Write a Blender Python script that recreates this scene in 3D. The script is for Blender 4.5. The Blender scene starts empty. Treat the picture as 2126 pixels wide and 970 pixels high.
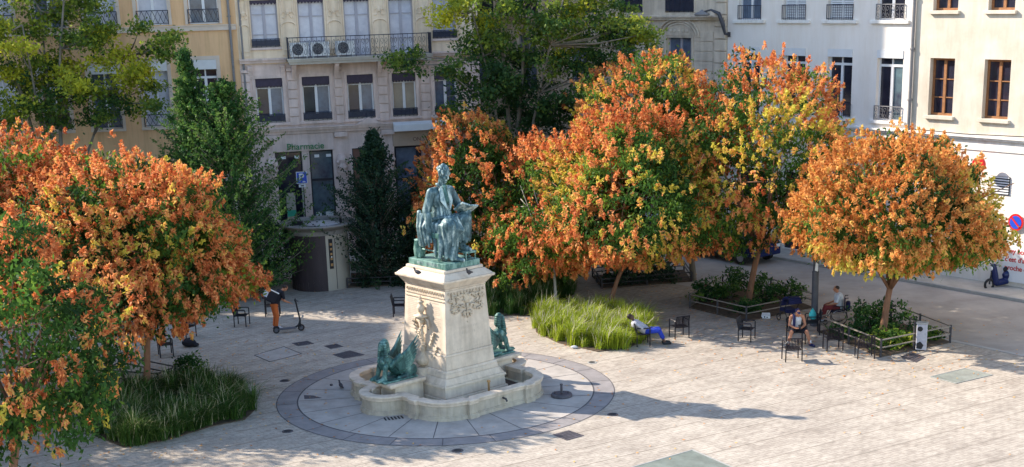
import bpy, bmesh, math, random
import numpy as np
from mathutils import Vector, Matrix, noise
PI = math.pi
R = math.radians
random.seed(7)
scene = bpy.context.scene
col = scene.collection

# ------------------------------------------------------------------ camera
TH, RO, FOC, HC, CX, CY = R(16), R(-1.75), 2900.0, 12.0, 1063.0, 800.0
Fv = Vector((0, math.cos(TH), -math.sin(TH)))
R0 = Vector((1, 0, 0))
U0 = R0.cross(Fv)
Rv = R0 * math.cos(RO) + U0 * math.sin(RO)
Uv = -R0 * math.sin(RO) + U0 * math.cos(RO)
EYE = Vector((0, 0, HC))
cd = bpy.data.cameras.new("camera")
cam = bpy.data.objects.new("camera", cd)
col.objects.link(cam)
M = Matrix((Rv, Uv, -Fv)).transposed().to_4x4()
M.translation = EYE
cam.matrix_world = M
cd.sensor_width = 36
cd.lens = FOC / 2126 * 36
cd.shift_y = (CY - 485) / 2126
cd.clip_start = 0.5
cd.clip_end = 600
scene.camera = cam


def ray(px, py):
    return Fv * FOC + Rv * (px - CX) - Uv * (py - CY)


def at(px, py, z=0.0):
    """survey helper: point of the level plane z seen at a photo position"""
    d = ray(px, py)
    return EYE + d * ((z - HC) / d.z)


class Plane:
    """a facade plane: origin, direction angle; local x along it, local -y outwards"""
    def __init__(s, x, y, deg):
        s.o = Vector((x, y, 0)); s.a = R(deg)
        s.u = Vector((math.cos(s.a), math.sin(s.a), 0)); s.n = Vector((math.sin(s.a), -math.cos(s.a), 0))

    def uz(s, px, py, out=0.0):
        d = ray(px, py)
        k = ((s.o + s.n * out - EYE).dot(s.n)) / d.dot(s.n)
        p = EYE + d * k
        return (p - s.o).dot(s.u), p.z

    def rect(s, x0, x1, y0, y1):
        xm, ym = (x0 + x1) / 2, (y0 + y1) / 2
        return s.uz(x0, ym)[0], s.uz(x1, ym)[0], s.uz(xm, y1)[1], s.uz(xm, y0)[1]


# ------------------------------------------------------------------ materials
def nt(m):
    m.use_nodes = True
    return m.node_tree


def mat(name, c, rough=0.7, var=0.15, scale=3.0, bump=0.0, bscale=30.0, metal=0.0, c2=None, stretch=(1, 1, 1), spec=0.4, detail=6):
    m = bpy.data.materials.new(name)
    t = nt(m); N = t.nodes; L = t.links
    b = N['Principled BSDF']
    b.inputs['Roughness'].default_value = rough
    b.inputs['Metallic'].default_value = metal
    b.inputs['Specular IOR Level'].default_value = spec
    tc = N.new('ShaderNodeTexCoord'); mp = N.new('ShaderNodeMapping')
    mp.inputs['Scale'].default_value = stretch
    L.new(tc.outputs['Object'], mp.inputs['Vector'])
    if c2 is None:
        c2 = tuple(v * (1 - var * 1.6) for v in c); c1 = tuple(min(1, v * (1 + var)) for v in c)
    else:
        c1 = c
    n = N.new('ShaderNodeTexNoise'); n.inputs['Scale'].default_value = scale; n.inputs['Detail'].default_value = detail
    n.inputs['Roughness'].default_value = 0.65
    L.new(mp.outputs[0], n.inputs['Vector'])
    r = N.new('ShaderNodeValToRGB')
    r.color_ramp.elements[0].position = 0.3; r.color_ramp.elements[0].color = (*c2, 1)
    r.color_ramp.elements[1].position = 0.7; r.color_ramp.elements[1].color = (*c1, 1)
    L.new(n.outputs['Fac'], r.inputs[0]); out_ = r.outputs[0]
    if name.endswith('_wall') or name in ('pink_stone', 'white_trim', 'basin_stone', 'limestone'):
        # rain streaks and dirt of the render or stone itself
        m3 = N.new('ShaderNodeMapping'); m3.inputs['Scale'].default_value = (1.5, 1.5, .22) if name in ('white_wall', 'beige_wall') else (2.6, 2.6, .2); L.new(tc.outputs['Object'], m3.inputs[0])
        n3 = N.new('ShaderNodeTexNoise'); n3.inputs['Scale'].default_value = 1.3; n3.inputs['Detail'].default_value = 9; n3.inputs['Roughness'].default_value = .7; L.new(m3.outputs[0], n3.inputs[0])
        r3 = N.new('ShaderNodeValToRGB'); r3.color_ramp.elements[0].position = .36; r3.color_ramp.elements[1].position = .56
        k3 = {'white_wall': .975, 'beige_wall': .90}.get(name, .85)
        r3.color_ramp.elements[0].color = (k3, k3 * .975, k3 * .94, 1); r3.color_ramp.elements[1].color = (1.04, 1.04, 1.04, 1)
        L.new(n3.outputs[0], r3.inputs[0]); x3 = N.new('ShaderNodeMix'); x3.data_type = 'RGBA'; x3.blend_type = 'MULTIPLY'; x3.inputs[0].default_value = 1
        L.new(out_, x3.inputs[6]); L.new(r3.outputs[0], x3.inputs[7]); out_ = x3.outputs[2]
    L.new(out_, b.inputs['Base Color'])
    if bump:
        n2 = N.new('ShaderNodeTexNoise'); n2.inputs['Scale'].default_value = bscale; n2.inputs['Detail'].default_value = 5
        L.new(mp.outputs[0], n2.inputs['Vector'])
        bp = N.new('ShaderNodeBump'); bp.inputs['Strength'].default_value = bump; bp.inputs['Distance'].default_value = 0.02
        L.new(n2.outputs['Fac'], bp.inputs['Height']); L.new(bp.outputs[0], b.inputs['Normal'])
    return m


def leafmat(name, stops, trans=0.35, rough=0.6):
    """leaf / pod material: the tint of every leaf comes from its own face attribute"""
    m = bpy.data.materials.new(name)
    t = nt(m); N = t.nodes; L = t.links
    N.remove(N['Principled BSDF'])
    a = N.new('ShaderNodeAttribute'); a.attribute_name = 'tint'
    r = N.new('ShaderNodeValToRGB'); cr = r.color_ramp
    cr.elements[0].position = stops[0][0]; cr.elements[0].color = (*stops[0][1], 1)
    cr.elements[1].position = stops[-1][0]; cr.elements[1].color = (*stops[-1][1], 1)
    for p, c in stops[1:-1]:
        e = cr.elements.new(p); e.color = (*c, 1)
    L.new(a.outputs['Fac'], r.inputs[0])
    d = N.new('ShaderNodeBsdfPrincipled'); d.inputs['Roughness'].default_value = rough
    d.inputs['Specular IOR Level'].default_value = 0.25
    tr = N.new('ShaderNodeBsdfTranslucent')
    mx = N.new('ShaderNodeMixShader'); mx.inputs[0].default_value = trans
    L.new(r.outputs[0], d.inputs['Base Color']); L.new(r.outputs[0], tr.inputs['Color'])
    L.new(d.outputs[0], mx.inputs[1]); L.new(tr.outputs[0], mx.inputs[2])
    L.new(mx.outputs[0], N['Material Output'].inputs['Surface'])
    return m


MT = {}
MT['limestone'] = mat('limestone', (0.68, 0.565, 0.44), 0.75, 0.12, 2.2, 0.35, 45)
MT['limestone_carved'] = mat('limestone_carved', (0.60, 0.49, 0.36), 0.75, 0.2, 6, 0.4, 45)
MT['basin_stone'] = mat('basin_stone', (0.58, 0.50, 0.38), 0.75, 0.22, 2.5, 0.4, 40, c2=(0.38, 0.33, 0.27))
MT['basin_in'] = mat('basin_in', (0.62, 0.57, 0.42), 0.6, 0.15, 2.5)
MT['dirt'] = mat('dirt', (0.09, 0.06, 0.045), 0.9, 0.3, 8, 0.5, 20)
MT['engraving'] = mat('engraving', (0.50, 0.42, 0.33), 0.8, 0.1)
MT['cream_wall'] = mat('cream_wall', (0.82, 0.65, 0.47), 0.85, 0.12, 0.8, 0.15, 30)
MT['pink_stone'] = mat('pink_stone', (0.72, 0.565, 0.50), 0.85, 0.14, 1.1, 0.2, 30)
MT['yellow_wall'] = mat('yellow_wall', (0.80, 0.52, 0.28), 0.9, 0.1, 0.5, c2=(0.70, 0.42, 0.23))
MT['yellow_trim'] = mat('yellow_trim', (0.68, 0.56, 0.46), 0.85, 0.1, 1.0)
MT['stone_wall'] = mat('stone_wall', (0.68, 0.57, 0.45), 0.85, 0.15, 1.2, 0.3, 25)
MT['white_wall'] = mat('white_wall', (0.80, 0.735, 0.67), 0.85, 0.03, 0.6)
MT['white_trim'] = mat('white_trim', (0.78, 0.75, 0.70), 0.8, 0.04, 2)
MT['beige_wall'] = mat('beige_wall', (0.64, 0.58, 0.49), 0.9, 0.1, 0.9, 0.1, 20, c2=(0.50, 0.44, 0.35), detail=10)
MT['wood_frame'] = mat('wood_frame', (0.30, 0.13, 0.05), 0.6, 0.2, 5)
MT['white_frame'] = mat('white_frame', (0.74, 0.73, 0.74), 0.5, 0.03)
MT['grey_frame'] = mat('grey_frame', (0.40, 0.38, 0.42), 0.6, 0.05)
MT['dark_frame'] = mat('dark_frame', (0.02, 0.02, 0.03), 0.5, 0.1)
MT['iron'] = mat('iron', (0.03, 0.035, 0.06), 0.5, 0.2, 6, metal=0.2)
MT['grey_iron'] = mat('grey_iron', (0.22, 0.21, 0.21), 0.5, 0.1, 6)
MT['lambrequin'] = mat('lambrequin', (0.06, 0.045, 0.075), 0.7, 0.15, 8)
MT['roof_tile'] = mat('roof_tile', (0.28, 0.12, 0.07), 0.9, 0.2, 4)
MT['slab'] = mat('slab', (0.5, 0.45, 0.38), 0.85, 0.15, 1.5)
MT['white_metal'] = mat('white_metal', (0.7, 0.7, 0.7), 0.45, 0.05)
MT['fan'] = mat('fan', (0.03, 0.03, 0.04), 0.6, 0.1)
MT['pharm_green'] = mat('pharm_green', (0.015, 0.20, 0.075), 0.4, 0.05)
MT['fascia'] = mat('fascia', (0.45, 0.33, 0.24), 0.7, 0.05)
MT['pink_blind'] = mat('pink_blind', (0.50, 0.36, 0.33), 0.8, 0.05)
MT['brown_panel'] = mat('brown_panel', (0.20, 0.10, 0.07), 0.7, 0.2, 3)
MT['blue_sign'] = mat('blue_sign', (0.02, 0.08, 0.55), 0.4, 0.02)
MT['red_sign'] = mat('red_sign', (0.62, 0.02, 0.02), 0.4, 0.02)
MT['white_paint'] = mat('white_paint', (0.8, 0.8, 0.8), 0.4, 0.02)
MT['grey_pole'] = mat('grey_pole', (0.085, 0.085, 0.10), 0.5, 0.15, 3, metal=0.3)
MT['cabin_dark'] = mat('cabin_dark', (0.045, 0.032, 0.036), 0.6, 0.2, 2, stretch=(1, 1, .2))
MT['cabin_beige'] = mat('cabin_beige', (0.42, 0.38, 0.31), 0.5, 0.06, 1)
MT['cabin_roof'] = mat('cabin_roof', (0.25, 0.235, 0.22), 0.6, 0.2, 2)
MT['cabin_disc'] = mat('cabin_disc', (0.48, 0.46, 0.47), 0.35, 0.12, 3)
MT['bark_red'] = mat('bark_red', (0.26, 0.13, 0.075), 0.9, 0.25, 6, 0.8, 20, stretch=(1, 1, .25))
MT['bark_grey'] = mat('bark_grey', (0.22, 0.19, 0.15), 0.9, 0.3, 6, 0.8, 20, stretch=(1, 1, .25))
MT['bark_pale'] = mat('bark_pale', (0.45, 0.42, 0.36), 0.9, 0.2, 6, stretch=(1, 1, .25))
MT['chair'] = mat('chair', (0.010, 0.008, 0.014), 0.45, 0.2, 4)
MT['rubber'] = mat('rubber', (0.02, 0.02, 0.022), 0.7, 0.1)
MT['hatch'] = mat('hatch', (0.085, 0.075, 0.085), 0.6, 0.3, 7, 0.3, 60)
MT['glass_plate'] = mat('glass_plate', (0.22, 0.25, 0.22), 0.25, 0.2, 2)
MT['plate_rim'] = mat('plate_rim', (0.38, 0.37, 0.34), 0.5, 0.1)
MT['ring_stone'] = mat('ring_stone', (0.27, 0.245, 0.235), 0.8, 0.13, 2.5, 0.2, 60)
MT['radial_stone'] = mat('radial_stone', (0.42, 0.378, 0.335), 0.8, 0.15, 1.5, 0.2, 60)
MT['joint'] = mat('joint', (0.10, 0.09, 0.09), 0.9, 0.1)
MT['soil'] = mat('soil', (0.10, 0.07, 0.045), 0.95, 0.3, 5, 0.7, 20)
MT['asphalt'] = mat('asphalt', (0.40, 0.36, 0.32), 0.85, 0.18, 0.5, 0.2, 60)
MT['kerb'] = mat('kerb', (0.42, 0.40, 0.37), 0.8, 0.1, 2)
MT['rough_stone'] = mat('rough_stone', (0.40, 0.36, 0.31), 0.9, 0.4, 3, 0.9, 9)
MT['rail'] = mat('rail', (0.28, 0.24, 0.20), 0.5, 0.2, 6, metal=0.2)
MT['rail_dark'] = mat('rail_dark', (0.05, 0.045, 0.05), 0.5, 0.2, 6)
MT['skin'] = mat('skin', (0.52, 0.27, 0.17), 0.55, 0.08, 6)
MT['skin_tan'] = mat('skin_tan', (0.46, 0.20, 0.11), 0.55, 0.08, 6)
MT['skin_dark'] = mat('skin_dark', (0.10, 0.05, 0.035), 0.55, 0.08, 6)
MT['hair'] = mat('hair', (0.025, 0.015, 0.012), 0.6, 0.2, 20)
MT['cloth_black'] = mat('cloth_black', (0.012, 0.012, 0.02), 0.85, 0.2, 8)
MT['cloth_white'] = mat('cloth_white', (0.62, 0.62, 0.64), 0.85, 0.1, 8)
MT['cloth_grey'] = mat('cloth_grey', (0.42, 0.41, 0.45), 0.85, 0.12, 8)
MT['cloth_blue'] = mat('cloth_blue', (0.02, 0.05, 0.42), 0.85, 0.3, 8)
MT['cloth_navy'] = mat('cloth_navy', (0.012, 0.015, 0.07), 0.85, 0.2, 8)
MT['cloth_orange'] = mat('cloth_orange', (0.55, 0.13, 0.03), 0.85, 0.1, 8)
MT['cloth_dark_red'] = mat('cloth_dark_red', (0.22, 0.03, 0.03), 0.85, 0.1, 8)
MT['turquoise'] = mat('turquoise', (0.05, 0.45, 0.45), 0.7, 0.1, 8)
MT['steel'] = mat('steel', (0.45, 0.45, 0.47), 0.3, 0.1, 6, metal=0.8)
MT['deck'] = mat('deck', (0.10, 0.10, 0.12), 0.5, 0.1)
MT['brass'] = mat('brass', (0.42, 0.24, 0.10), 0.5, 0.2, 8, metal=0.3)
MT['car_blue'] = mat('car_blue', (0.012, 0.02, 0.09), 0.25, 0.02)
MT['car_grey'] = mat('car_grey', (0.42, 0.46, 0.52), 0.25, 0.02)
MT['pigeon'] = mat('pigeon', (0.06, 0.055, 0.06), 0.7, 0.2, 30)
MT['red_text'] = mat('red_text', (0.55, 0.06, 0.06), 0.6, 0.02)
MT['poster'] = mat('poster', (0.30, 0.42, 0.50), 0.5, 0.3, 3, c2=(0.75, 0.74, 0.68))


def glassmat(name, c, rough=0.08, c2=None, scale=1.2):
    m = mat(name, c, rough, 0.3, scale, c2=c2, spec=0.6)
    return m


MT['pane_dark'] = glassmat('pane_dark', (0.035, 0.035, 0.055), c2=(0.012, 0.012, 0.022))
MT['pane_curtain'] = glassmat('pane_curtain', (0.62, 0.62, 0.68), 0.3, c2=(0.42, 0.42, 0.50), scale=2.0)
MT['pane_blue'] = glassmat('pane_blue', (0.16, 0.22, 0.30), 0.15, c2=(0.05, 0.06, 0.10))
MT['pane_teal'] = glassmat('pane_teal', (0.14, 0.22, 0.24), 0.15, c2=(0.05, 0.05, 0.08))
MT['pane_warm'] = glassmat('pane_warm', (0.44, 0.36, 0.26), 0.3, c2=(0.25, 0.2, 0.17))

# bronze with verdigris streaks, fold highlights and crease shade painted in by pointiness
m = bpy.data.materials.new('verdigris_bronze'); t = nt(m); N = t.nodes; L = t.links
b = N['Principled BSDF']; b.inputs['Roughness'].default_value = 0.48; b.inputs['Metallic'].default_value = 0.15
tc = N.new('ShaderNodeTexCoord'); mp = N.new('ShaderNodeMapping'); mp.inputs['Scale'].default_value = (1, 1, .5)
n = N.new('ShaderNodeTexNoise'); n.inputs['Scale'].default_value = 4.5; n.inputs['Detail'].default_value = 8; n.inputs['Roughness'].default_value = .7
r = N.new('ShaderNodeValToRGB'); cr = r.color_ramp
cr.elements[0].position = .34; cr.elements[0].color = (.012, .03, .038, 1)
cr.elements[1].position = .68; cr.elements[1].color = (.50, .60, .56, 1)
e = cr.elements.new(.46); e.color = (.045, .098, .112, 1)
e = cr.elements.new(.56); e.color = (.12, .20, .215, 1)
L.new(tc.outputs['Object'], mp.inputs[0]); L.new(mp.outputs[0], n.inputs[0])
geo = N.new('ShaderNodeNewGeometry'); pt = N.new('ShaderNodeMapRange'); pt.inputs[1].default_value = .44; pt.inputs[2].default_value = .56; pt.inputs[3].default_value = -.11; pt.inputs[4].default_value = .12
L.new(geo.outputs['Pointiness'], pt.inputs[0]); ad = N.new('ShaderNodeMath'); ad.operation = 'ADD'; L.new(n.outputs[0], ad.inputs[0]); L.new(pt.outputs[0], ad.inputs[1])
L.new(ad.outputs[0], r.inputs[0]); L.new(r.outputs[0], b.inputs['Base Color'])
n2 = N.new('ShaderNodeTexNoise'); n2.inputs['Scale'].default_value = 22; bp = N.new('ShaderNodeBump'); bp.inputs['Strength'].default_value = .4; bp.inputs['Distance'].default_value = .02
L.new(mp.outputs[0], n2.inputs[0]); L.new(n2.outputs[0], bp.inputs['Height']); L.new(bp.outputs[0], b.inputs['Normal'])
MT['bronze'] = m
m2 = m.copy(); m2.name = 'green_bronze'; cr = [x for x in m2.node_tree.nodes if x.type == 'VALTORGB'][0].color_ramp
for e, c in zip(cr.elements, [(.008, .022, .022), (.026, .080, .074), (.055, .15, .13), (.20, .34, .29)]):
    e.color = (*c, 1)
MT['bronze_green'] = m2

# plaza paving: courses of small setts running obliquely, wide joints every few courses
m = bpy.data.materials.new('plaza_paving'); t = nt(m); N = t.nodes; L = t.links
b = N['Principled BSDF']; b.inputs['Roughness'].default_value = 0.8; b.inputs['Specular IOR Level'].default_value = .25
tc = N.new('ShaderNodeTexCoord'); mp = N.new('ShaderNodeMapping'); mp.inputs['Rotation'].default_value = (0, 0, R(-31))
L.new(tc.outputs['Object'], mp.inputs[0])


def brick(scale, w, h, mort, c1, c2, cm, sm=.1):
    k = N.new('ShaderNodeTexBrick'); k.inputs['Scale'].default_value = scale
    k.inputs['Brick Width'].default_value = w; k.inputs['Row Height'].default_value = h; k.inputs['Mortar Size'].default_value = mort
    k.inputs['Mortar Smooth'].default_value = sm
    k.inputs['Color1'].default_value = (*c1, 1); k.inputs['Color2'].default_value = (*c2, 1); k.inputs['Mortar'].default_value = (*cm, 1)
    L.new(mp.outputs[0], k.inputs['Vector']); return k


small = brick(1, .30, .13, .012, (.50, .45, .39), (.455, .41, .355), (.37, .335, .295))
big = brick(1, 400, 1.18, .030, (1, 1, 1), (1, 1, 1), (.74, .73, .72), .4)
sl = brick(1, 1.9, 1.18, .02, (1, 1, 1), (.93, .93, .93), (.88, .88, .87), .4)


def mul(a, b_, f=1):
    x = N.new('ShaderNodeMix'); x.data_type = 'RGBA'; x.blend_type = 'MULTIPLY'; x.inputs[0].default_value = f
    L.new(a, x.inputs[6]); L.new(b_, x.inputs[7]); return x.outputs[2]


def ns(scale, p0, c0, p1, c1, st=(1, 1, 1)):
    q = N.new('ShaderNodeMapping'); q.inputs['Scale'].default_value = st; L.new(mp.outputs[0], q.inputs[0])
    a = N.new('ShaderNodeTexNoise'); a.inputs['Scale'].default_value = scale; a.inputs['Detail'].default_value = 8; a.inputs['Roughness'].default_value = .7
    L.new(q.outputs[0], a.inputs[0]); r_ = N.new('ShaderNodeValToRGB')
    r_.color_ramp.elements[0].position = p0; r_.color_ramp.elements[0].color = (*c0, 1)
    r_.color_ramp.elements[1].position = p1; r_.color_ramp.elements[1].color = (*c1, 1)
    L.new(a.outputs[0], r_.inputs[0]); return r_.outputs[0]


o = mul(small.outputs[0], big.outputs[0]); o = mul(o, sl.outputs[0])
o = mul(o, ns(.25, .3, (.86, .84, .83), .7, (1.06, 1.05, 1.03)))
o = mul(o, ns(1.1, .38, (.86, .84, .82), .58, (1.08, 1.07, 1.05), (.8, 1.2, 1)))
o = mul(o, ns(5, .36, (.78, .76, .74), .60, (1.10, 1.09, 1.07), (.8, 1.3, 1)))
L.new(o, b.inputs['Base Color'])
bp = N.new('ShaderNodeBump'); bp.inputs['Strength'].default_value = .35; bp.inputs['Distance'].default_value = .01
L.new(small.outputs['Fac'], bp.inputs['Height']); bp.invert = True; L.new(bp.outputs[0], b.inputs['Normal'])
MT['paving'] = m

GREEN = [(0, (.018, .050, .014)), (.35, (.06, .15, .025)), (.65, (.19, .30, .035)), (1, (.50, .46, .05))]
POD = [(0, (.46, .11, .035)), (.32, (.74, .24, .08)), (.6, (.92, .42, .16)), (.8, (.80, .52, .12)), (1, (.66, .58, .08))]
POD2 = [(0, (.46, .15, .04)), (.32, (.72, .30, .08)), (.6, (.92, .49, .16)), (.8, (.78, .56, .13)), (1, (.64, .60, .09))]
MT['leaf'] = leafmat('leaf', GREEN, .48)
MT['pod'] = leafmat('pod', POD, .42)
MT['pod_tan'] = leafmat('pod_tan', POD2, .42)
MT['leaf_dark'] = leafmat('leaf_dark', [(0, (.006, .018, .012)), (.6, (.018, .05, .025)), (1, (.05, .10, .03))], .2)
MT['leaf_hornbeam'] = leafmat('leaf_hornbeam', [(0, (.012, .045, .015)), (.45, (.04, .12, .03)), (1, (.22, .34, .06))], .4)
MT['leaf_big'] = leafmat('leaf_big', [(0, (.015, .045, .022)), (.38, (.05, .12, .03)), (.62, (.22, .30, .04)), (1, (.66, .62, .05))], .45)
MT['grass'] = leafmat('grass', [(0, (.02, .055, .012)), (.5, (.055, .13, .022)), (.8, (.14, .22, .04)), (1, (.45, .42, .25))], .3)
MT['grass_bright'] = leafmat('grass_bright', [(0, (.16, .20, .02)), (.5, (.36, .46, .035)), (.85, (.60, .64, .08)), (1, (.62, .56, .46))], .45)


# ------------------------------------------------------------------ mesh tools
def tag(o, label=None, cat=None, group=None, kind=None):
    if label: o['label'] = label
    if cat: o['category'] = cat
    if group: o['group'] = group
    if kind: o['kind'] = kind
    return o


def empty(name, loc, rz=0, label=None, cat=None, group=None):
    e = bpy.data.objects.new(name, None); col.objects.link(e)
    e.location = loc; e.rotation_euler = (0, 0, rz); e.empty_display_size = .3
    return tag(e, label, cat, group)


def link(name, me, mats, parent=None, loc=None, rz=0):
    if not isinstance(mats, (list, tuple)): mats = [mats]
    for x in mats: me.materials.append(x)
    o = bpy.data.objects.new(name, me); col.objects.link(o)
    if parent: o.parent = parent
    if loc is not None: o.location = loc
    o.rotation_euler = (0, 0, rz)
    return o


class MB:
    def __init__(s): s.v = []; s.f = []; s.mi = []; s.m = 0

    def add(s, vs, fs):
        k = len(s.v); s.v += [tuple(p) for p in vs]; s.f += [tuple(i + k for i in f) for f in fs]; s.mi += [s.m] * len(fs); return s

    def box(s, x0, x1, y0, y1, z0, z1):
        return s.add([(x0, y0, z0), (x1, y0, z0), (x1, y1, z0), (x0, y1, z0), (x0, y0, z1), (x1, y0, z1), (x1, y1, z1), (x0, y1, z1)],
                     [(0, 3, 2, 1), (4, 5, 6, 7), (0, 1, 5, 4), (1, 2, 6, 5), (2, 3, 7, 6), (3, 0, 4, 7)])

    def frustum(s, w0, d0, z0, w1, d1, z1):
        a, b_, c, d = w0 / 2, d0 / 2, w1 / 2, d1 / 2
        return s.add([(-a, -b_, z0), (a, -b_, z0), (a, b_, z0), (-a, b_, z0), (-c, -d, z1), (c, -d, z1), (c, d, z1), (-c, d, z1)],
                     [(0, 3, 2, 1), (4, 5, 6, 7), (0, 1, 5, 4), (1, 2, 6, 5), (2, 3, 7, 6), (3, 0, 4, 7)])

    def tube(s, pts, rad, n=6, caps=True):
        pts = [Vector(p) for p in pts]
        if not isinstance(rad, (list, tuple)): rad = [rad] * len(pts)
        k = len(s.v); up = Vector((0.13, .21, 1)).normalized()
        for i, p in enumerate(pts):
            d = (pts[min(i + 1, len(pts) - 1)] - pts[max(i - 1, 0)])
            d = d.normalized() if d.length > 1e-9 else Vector((0, 0, 1))
            a = d.cross(up)
            if a.length < .05: a = d.cross(Vector((1, 0, 0)))
            a.normalize(); c = d.cross(a)
            for j in range(n):
                t_ = 2 * PI * j / n
                s.v.append(tuple(p + (a * math.cos(t_) + c * math.sin(t_)) * rad[i]))
        for i in range(len(pts) - 1):
            for j in range(n):
                s.f.append((k + i * n + j, k + i * n + (j + 1) % n, k + (i + 1) * n + (j + 1) % n, k + (i + 1) * n + j)); s.mi.append(s.m)
        if caps:
            s.f.append(tuple(k + j for j in range(n))[::-1]); s.mi.append(s.m)
            s.f.append(tuple(k + (len(pts) - 1) * n + j for j in range(n))); s.mi.append(s.m)
        return s

    def bar(s, p, q, r_=.01, n=4): return s.tube([p, q], r_, n)

    def lathe(s, prof, n=32, cx=0, cy=0, sx=1, sy=1):
        k = len(s.v)
        for r_, z in prof:
            for j in range(n):
                a = 2 * PI * j / n; s.v.append((cx + r_ * math.cos(a) * sx, cy + r_ * math.sin(a) * sy, z))
        for i in range(len(prof) - 1):
            for j in range(n):
                s.f.append((k + i * n + j, k + i * n + (j + 1) % n, k + (i + 1) * n + (j + 1) % n, k + (i + 1) * n + j)); s.mi.append(s.m)
        s.f.append(tuple(k + j for j in range(n))[::-1]); s.mi.append(s.m)
        s.f.append(tuple(k + (len(prof) - 1) * n + j for j in range(n))); s.mi.append(s.m)
        return s

    def prism(s, poly, z0, z1):
        n = len(poly)
        return s.add([(x, y, z0) for x, y in poly] + [(x, y, z1) for x, y in poly],
                     [tuple(range(n))[::-1], tuple(range(n, 2 * n))] + [(i, (i + 1) % n, n + (i + 1) % n, n + i) for i in range(n)])

    def ring_wall(s, outer, inner, z0, z1):
        """closed wall between two outlines of equal length"""
        n = len(outer); k = len(s.v)
        s.v += [(x, y, z0) for x, y in outer] + [(x, y, z1) for x, y in outer] + [(x, y, z0) for x, y in inner] + [(x, y, z1) for x, y in inner]
        for i in range(n):
            j = (i + 1) % n
            s.f += [(k + i, k + j, k + n + j, k + n + i), (k + n + i, k + n + j, k + 3 * n + j, k + 3 * n + i),
                    (k + 3 * n + i, k + 3 * n + j, k + 2 * n + j, k + 2 * n + i), (k + 2 * n + i, k + 2 * n + j, k + j, k + i)]
            s.mi += [s.m] * 4
        return s

    def build(s, name, mats, parent=None, loc=None, rz=0, smooth=False, bevel=0):
        me = bpy.data.meshes.new(name)
        me.from_pydata(s.v, [], s.f); me.update()
        bm = bmesh.new(); bm.from_mesh(me)
        bmesh.ops.recalc_face_normals(bm, faces=bm.faces)
        bm.to_mesh(me); bm.free()
        o = link(name, me, mats, parent, loc, rz)
        if max(s.mi or [0]): me.polygons.foreach_set('material_index', s.mi)
        if smooth: me.polygons.foreach_set('use_smooth', [True] * len(me.polygons))
        if bevel:
            md = o.modifiers.new('bevel', 'BEVEL'); md.width = bevel; md.segments = 2; md.limit_method = 'ANGLE'; md.angle_limit = R(40)
        return o


def copy_tree(o, parent=None):
    c = o.copy(); col.objects.link(c); c.parent = parent
    for ch in list(o.children): copy_tree(ch, c)
    return c


class Blob:
    """one continuous surface grown from tapered capsules and ellipsoids (voxel union)"""
    def __init__(s): s.bm = bmesh.new()

    def _sph(s, fn, u=14, v=10):
        bm = s.bm; rows = []
        top = bm.verts.new(fn(0, 0, 1)); bot = bm.verts.new(fn(0, 0, -1))
        for i in range(1, v):
            a = PI * i / v; rows.append([bm.verts.new(fn(math.sin(a) * math.cos(2 * PI * j / u), math.sin(a) * math.sin(2 * PI * j / u), math.cos(a))) for j in range(u)])
        for j in range(u):
            bm.faces.new((top, rows[0][j], rows[0][(j + 1) % u])); bm.faces.new((bot, rows[-1][(j + 1) % u], rows[-1][j]))
            for i in range(len(rows) - 1):
                bm.faces.new((rows[i][j], rows[i + 1][j], rows[i + 1][(j + 1) % u], rows[i][(j + 1) % u]))

    def cap(s, p, q, r0, r1=None, flat=1.0):
        p, q = Vector(p), Vector(q); r1 = r0 if r1 is None else r1
        d = (q - p); d = d.normalized() if d.length > 1e-6 else Vector((0, 0, 1))
        a = d.cross(Vector((0, 1, 0.01))); a.normalize(); b_ = d.cross(a)
        s._sph(lambda x, y, z: (q + (a * x + b_ * y * flat + d * z) * r1) if z > 1e-6 else (p + (a * x + b_ * y * flat + d * z) * r0) if z < -1e-6 else ((p + q) / 2 + (a * x + b_ * y * flat) * (r0 + r1) / 2), 14, 10)
        return s

    def path(s, pts, rad):
        for i in range(len(pts) - 1): s.cap(pts[i], pts[i + 1], rad[i], rad[i + 1])
        return s

    def ell(s, c, rad, rot=None):
        c = Vector(c); m_ = rot or Matrix.Identity(3)
        s._sph(lambda x, y, z: c + m_ @ Vector((x * rad[0], y * rad[1], z * rad[2])))
        return s

    def box(s, c, h, rot=None):
        c = Vector(c); m_ = rot or Matrix.Identity(3)
        vs = [s.bm.verts.new(c + m_ @ Vector((x * h[0], y * h[1], z * h[2]))) for x in (-1, 1) for y in (-1, 1) for z in (-1, 1)]
        for f in ((0, 1, 3, 2), (4, 6, 7, 5), (0, 4, 5, 1), (2, 3, 7, 6), (0, 2, 6, 4), (1, 5, 7, 3)): s.bm.faces.new([vs[i] for i in f])
        return s

    def build(s, name, m_, parent=None, loc=None, rz=0, voxel=.02, smooth=1, fold=None):
        bmesh.ops.recalc_face_normals(s.bm, faces=s.bm.faces)
        me = bpy.data.meshes.new('tmp'); s.bm.to_mesh(me); s.bm.free()
        o = bpy.data.objects.new('tmp', me); col.objects.link(o)
        r_ = o.modifiers.new('r', 'REMESH'); r_.mode = 'VOXEL'; r_.voxel_size = voxel
        if smooth:
            q = o.modifiers.new('s', 'SMOOTH'); q.iterations = smooth; q.factor = .5
        dg = bpy.context.evaluated_depsgraph_get()
        nm = bpy.data.meshes.new_from_object(o.evaluated_get(dg))
        bpy.data.objects.remove(o); bpy.data.meshes.remove(me)
        nm.name = name
        if fold:
            nrm = [v.normal.copy() for v in nm.vertices]
            for v, nn in zip(nm.vertices, nrm): v.co += nn * fold(v.co)
        nm.polygons.foreach_set('use_smooth', [True] * len(nm.polygons))
        return link(name, nm, m_, parent, loc, rz)


def rotm(ax, deg): return Matrix.Rotation(R(deg), 3, ax)


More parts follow.
